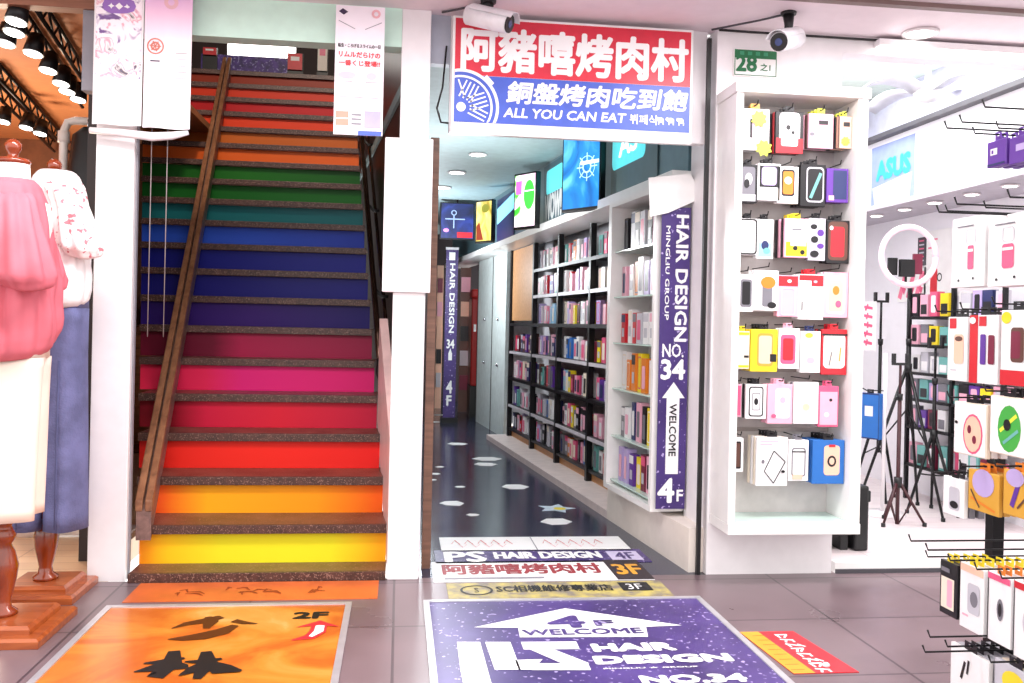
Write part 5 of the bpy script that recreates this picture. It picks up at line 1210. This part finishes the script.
def blouse(label, x, y, zt, zb, m, sx, sy, sleeve_r, m2=None, hemdrop=.04, rz=0, fold=.05, droop=.0):
    b = MB(); rs = []; N = 120
    prof = interp([(1.0, .36, .50), (.985, .58, .58), (.955, .82, .68), (.88, .93, .80), (.72, .92, .92), (.5, .98, 1.0), (.25, 1.08, 1.10), (.1, 1.14, 1.16), (.03, 1.06, 1.06), (.0, .92, .92)], 34)
    for i, (f, a, c) in enumerate(prof):
        z = zb + (zt - zb) * f; pts = []
        for k in range(N):
            t = 2 * pi * k / N
            g = fold * max(0, 1 - abs(f - .4) / .62)
            d = 1 + g * (sin(9 * t + 1.3 * sin(f * 5) + 2.2 * f) * .5 + .4 * sin(17 * t - 4 * f + 1) + .3 * sin(5 * t + 6 * f)) + .02 * sin(9 * f * pi + 2 * t) * (f < .6)
            zz_ = z - (hemdrop * (.5 - .5 * sin(t + rz)) * (1 - f / .35) if f < .35 else 0)
            pts.append((sx * a * d * cos(t), sy * c * d * sin(t), zz_))
        rs.append(pts)
    b.rings(rs, m, cap=False)
    o = tag(b.build('blouse', loc=(x, y, 0), rz=rz), label, 'blouse'); sm = o.modifiers.new('solid', 'SOLIDIFY'); sm.thickness = .004
    for s in (-1, 1):
        q = MB()
        path = interp([(.62, 0, .93, .045), (.84, -.01, .88, .075), (1.02, -.03, .72, .95 * sleeve_r), (1.10, -.05, .55, 1.12 * sleeve_r), (1.08, -.07, .42, 1.2 * sleeve_r), (1.02, -.085, .35, .95 * sleeve_r), (1.0, -.09, .325, .5 * sleeve_r)], 22)
        rr = []
        for j, (px_, py_, f, r) in enumerate(path):
            z = zb + (zt - zb) * f
            rr.append([(s * px_ * sx + r * (1 + .11 * sin(8 * t + s + j * .3) + .05 * sin(j * 1.1 + 2 * t)) * cos(t) * .9, py_ + r * (1 + .11 * sin(8 * t + s + j * .3)) * sin(t), z + r * .35 * cos(t) * -s) for t in [2 * pi * k / 72 for k in range(72)]])
        q.rings(rr, m2 or m, cap=True); q.build('sleeve', o)
    return o
PINKC = mat('pink_blouse_cloth', (208, 104, 118), .75, var=.08, scale=6, bump=.25, bscale=8)
mannequin('dress form in front, carrying a dusty pink blouse and cream trousers', -1.450, 3.62, .20, 0, .435, .97)
blouse('dusty pink gathered blouse on the front dress form', -1.450, 3.62, 1.69, 1.09, PINKC, .18, .143, .085, None, .07, radians(104), .16)
trousers('cream wide trousers on the front dress form', 'trousers', -1.450, 3.62, 1.31, .43, .14, .128, mat('cream_cloth', (246, 226, 212), .75, var=.03, scale=4, bump=.2, bscale=6), .0, -.12, 'trousers', radians(100))
mannequin('dress form behind, carrying a floral blouse and blue jeans', -1.475, 4.10, .165, 0, .33, .98)
FLOR = speck_mat('floral_cloth', (246, 232, 230), (250, 244, 242), (206, 120, 130), .75, 38, .6, 5)
blouse('white blouse with small red flowers on the rear dress form', -1.465, 4.10, 1.80, 1.26, mat('white_cloth', (246, 242, 242), .75, var=.02, bump=.2, bscale=9), .15, .125, .07, FLOR, .04, radians(118), .10)
DEN = mat('denim', (104, 108, 152), .8, var=.22, scale=9, bump=.2, bscale=120)
jn = trousers('light blue wide jeans on the rear dress form', 'jeans', -1.475, 4.10, 1.50, .285, .135, .105, DEN, .012, .08, 'jeans')
q = MB()
for s in (-1, 1): q.tube([(s * .075, y_, z) for z, y_ in ((1.0, -.112), (.7, -.120), (.5, -.122), (.3, -.122))], .003, mat('seam_stitch', (84, 88, 130), .7), 5)
q.build('front_seam', jn)
# ceiling tracks with spotlights
def track(label, pa, pb, zt_, heads, hl):
    xa, ya_ = onZ(*pa, zt_ + .14); xb, yb2 = onZ(*pb, zt_ + .14)
    o = empty('track_rail', (xa, ya_, zt_ + .14), label, 'track'); d = Vector((xb - xa, yb2 - ya_, 0)); L = d.length; d.normalize(); n_ = Vector((-d.y, d.x, 0))
    q = MB()
    for s in (-1, 1):
        for z_ in (0, .09): q.tube([n_ * .06 * s + Vector((0, 0, z_)), n_ * .06 * s + d * L + Vector((0, 0, z_))], .012, BLACK, 6)
    k = 0
    while k * .14 < L - .14:
        a, b = k * .14, k * .14 + .14
        for s in (-1, 1): q.tube([n_ * .06 * s + d * a + Vector((0, 0, 0 if k % 2 else .09)), n_ * .06 * s + d * b + Vector((0, 0, .09 if k % 2 else 0))], .007, BLACK, 5)
        k += 1
    q.build('truss', o)
    for s in (.1, .9): MB().tube([d * L * s + Vector((0, 0, .09)), d * L * s + Vector((0, 0, 2.7495 - zt_ - .14))], .01, BLACK, 6).build('hanger', o)
    for i, p in enumerate(heads):
        x, y = onZ(*p, zt_)
        h = empty('spotlight', (x, y, zt_), 'track spotlight, %s from the front on %s' % (ordn[i], hl), 'spotlight', 'track spotlights in the boutique')
        MB().tube([(0, 0, .002), (.01, .02, .10)], [.05, .036], BLACK, 14).build('housing', h)
        MB().tube([(-.0004, -.0008, -.003), (0, 0, .0015)], .043, LAMPW, 14).build('lens', h)
        MB().tube([(.01, .02, .1005), (.01, .022, .115)], .008, BLACK, 6).build('arm', h)
track('black lighting truss under the boutique ceiling, beside the brown header', (22, 8), (92, 108), 2.5, [(16, 22), (14, 33), (5, 44), (33, 54), (48, 71), (61, 84), (67, 92), (78, 100)], 'the nearer boutique truss')
track('second black lighting truss deeper in the boutique', (-12, 78), (62, 152), 2.5, [(3, 122), (26, 128), (40, 134)], 'the deeper boutique truss')
# white pipe rail with hanging clothes behind the pillar
PIPE = mat('white_pipe', (232, 224, 216), .4)
rx_, rz_ = onY(64, 125, 5.2); ex_, _ = onY(92, 125, 5.2)
cr = empty('clothes_rail', (rx_, 5.2, .0155), 'white pipe clothes rail behind the left pillar in the boutique', 'clothes rail')
MB().tube([(0, 0, 0), (0, 0, rz_ - .05), (.02, 0, rz_ - .0), (.06, 0, rz_ + .01), (.36, .0, rz_ + .01)], .022, PIPE, 10).build('rail', cr)
MB().tube([(.36, 0, rz_ + .035), (.36, 0, 0)], .022, PIPE, 10).build('upright', cr); MB().box((-.05, -.12, 0), (.41, .12, .012), PIPE).build('foot', cr)
for z_ in (rz_ - .08, rz_ - .35): MB().lathe([(0, -.03), (.03, -.03), (.03, .03), (0, .03)], (0, 0, z_), PIPE, 12).build('joint', cr)
def garment(label, px, w, ztop, zbot, m, yy):
    x = onY(px, 300, yy)[0]
    b = MB(); b.rings([ringpts(x, yy, z, a, c, 24, .06, 5, z * 3) for z, a, c in ((ztop, .02, .02), (ztop - .04, w * .8, .03), (ztop - .2, w, .045), ((ztop + zbot) / 2, w * 1.05, .06), (zbot, w * 1.15, .07))], m, cap=False)
    o = tag(b.build('hanging_garment'), label, 'garment', 'garments on the boutique rail'); sm = o.modifiers.new('solid', 'SOLIDIFY'); sm.thickness = .003
    MB().tube([(x, yy, ztop - .02), (x, yy, ztop + .04), (x, yy + .022, ztop + .062), (x, yy + .03, ztop + .04)], .003, CHROME, 6).build('hanger', o)
rzt = rz_ + .0155 - .04
garment('black blouse on the rail behind the left pillar', 84, .09, rzt, 1.5, BLACKP, 5.12)
garment('lilac blouse hanging lower behind the jeans', 88, .07, 1.42, 1.0, mat('lilac_cloth', (196, 150, 200), .75), 4.9)
garment('black and cream patterned skirt hanging behind the jeans', 88, .07, 1.02, .38, collage('skirt_print', [(0, (20, 18, 20)), (.47, (26, 22, 24)), (.5, (236, 230, 190)), (.56, (240, 236, 210)), (.6, (30, 24, 26)), (1, (20, 18, 20))], 30), 5.3)
px_, py_ = onZ(66, 551, .015)
pt = tag(MB().lathe([(0, .0), (.11, 0), (.135, .06), (.15, .26), (.155, .27), (.145, .275), (.135, .24), (0, .24)], (px_ - .30, py_ + .40, .0155), mat('pot_white', (222, 208, 204), .45), 26).build('plant_pot'), 'large whitish pot on the boutique floor behind the rear dress form', 'pot')
# boutique depth: wooden counter and shelves at the back
bs = empty('wall_cabinet', (-3.6, 8.2, .0155), 'brown wooden wall cabinet at the back of the boutique', 'cabinet')
MB().box((0, 0, 0), (2.0, .39, 1.1), wood_mat('cab_wood', (96, 54, 30), (134, 80, 48), .45)).build('body', bs, bevel=.01)
for i in range(3): MB().box((.05 + i * .65, -.02, .08), (.65 + i * .65, -.0005, 1.02), wood_mat('cab_door', (110, 64, 36), (150, 92, 56), .4)).build('door', bs, bevel=.005)

for px, nm in ((155.5, 'thin pale cord before the stairs, nearer the left pillar'), (171, 'thin pale cord before the stairs, nearer the wooden rail')):
    x, _ = onY(px, 250, 4.44); q = MB().tube([(x, 4.335, 2.469), (x, 4.335, 1.10)], .0022, mat('stripe', (150, 140, 140), .5), 5)  # thin pale upright tube below the header
    tag(q.build('pale_stripe'), nm, 'stripe')
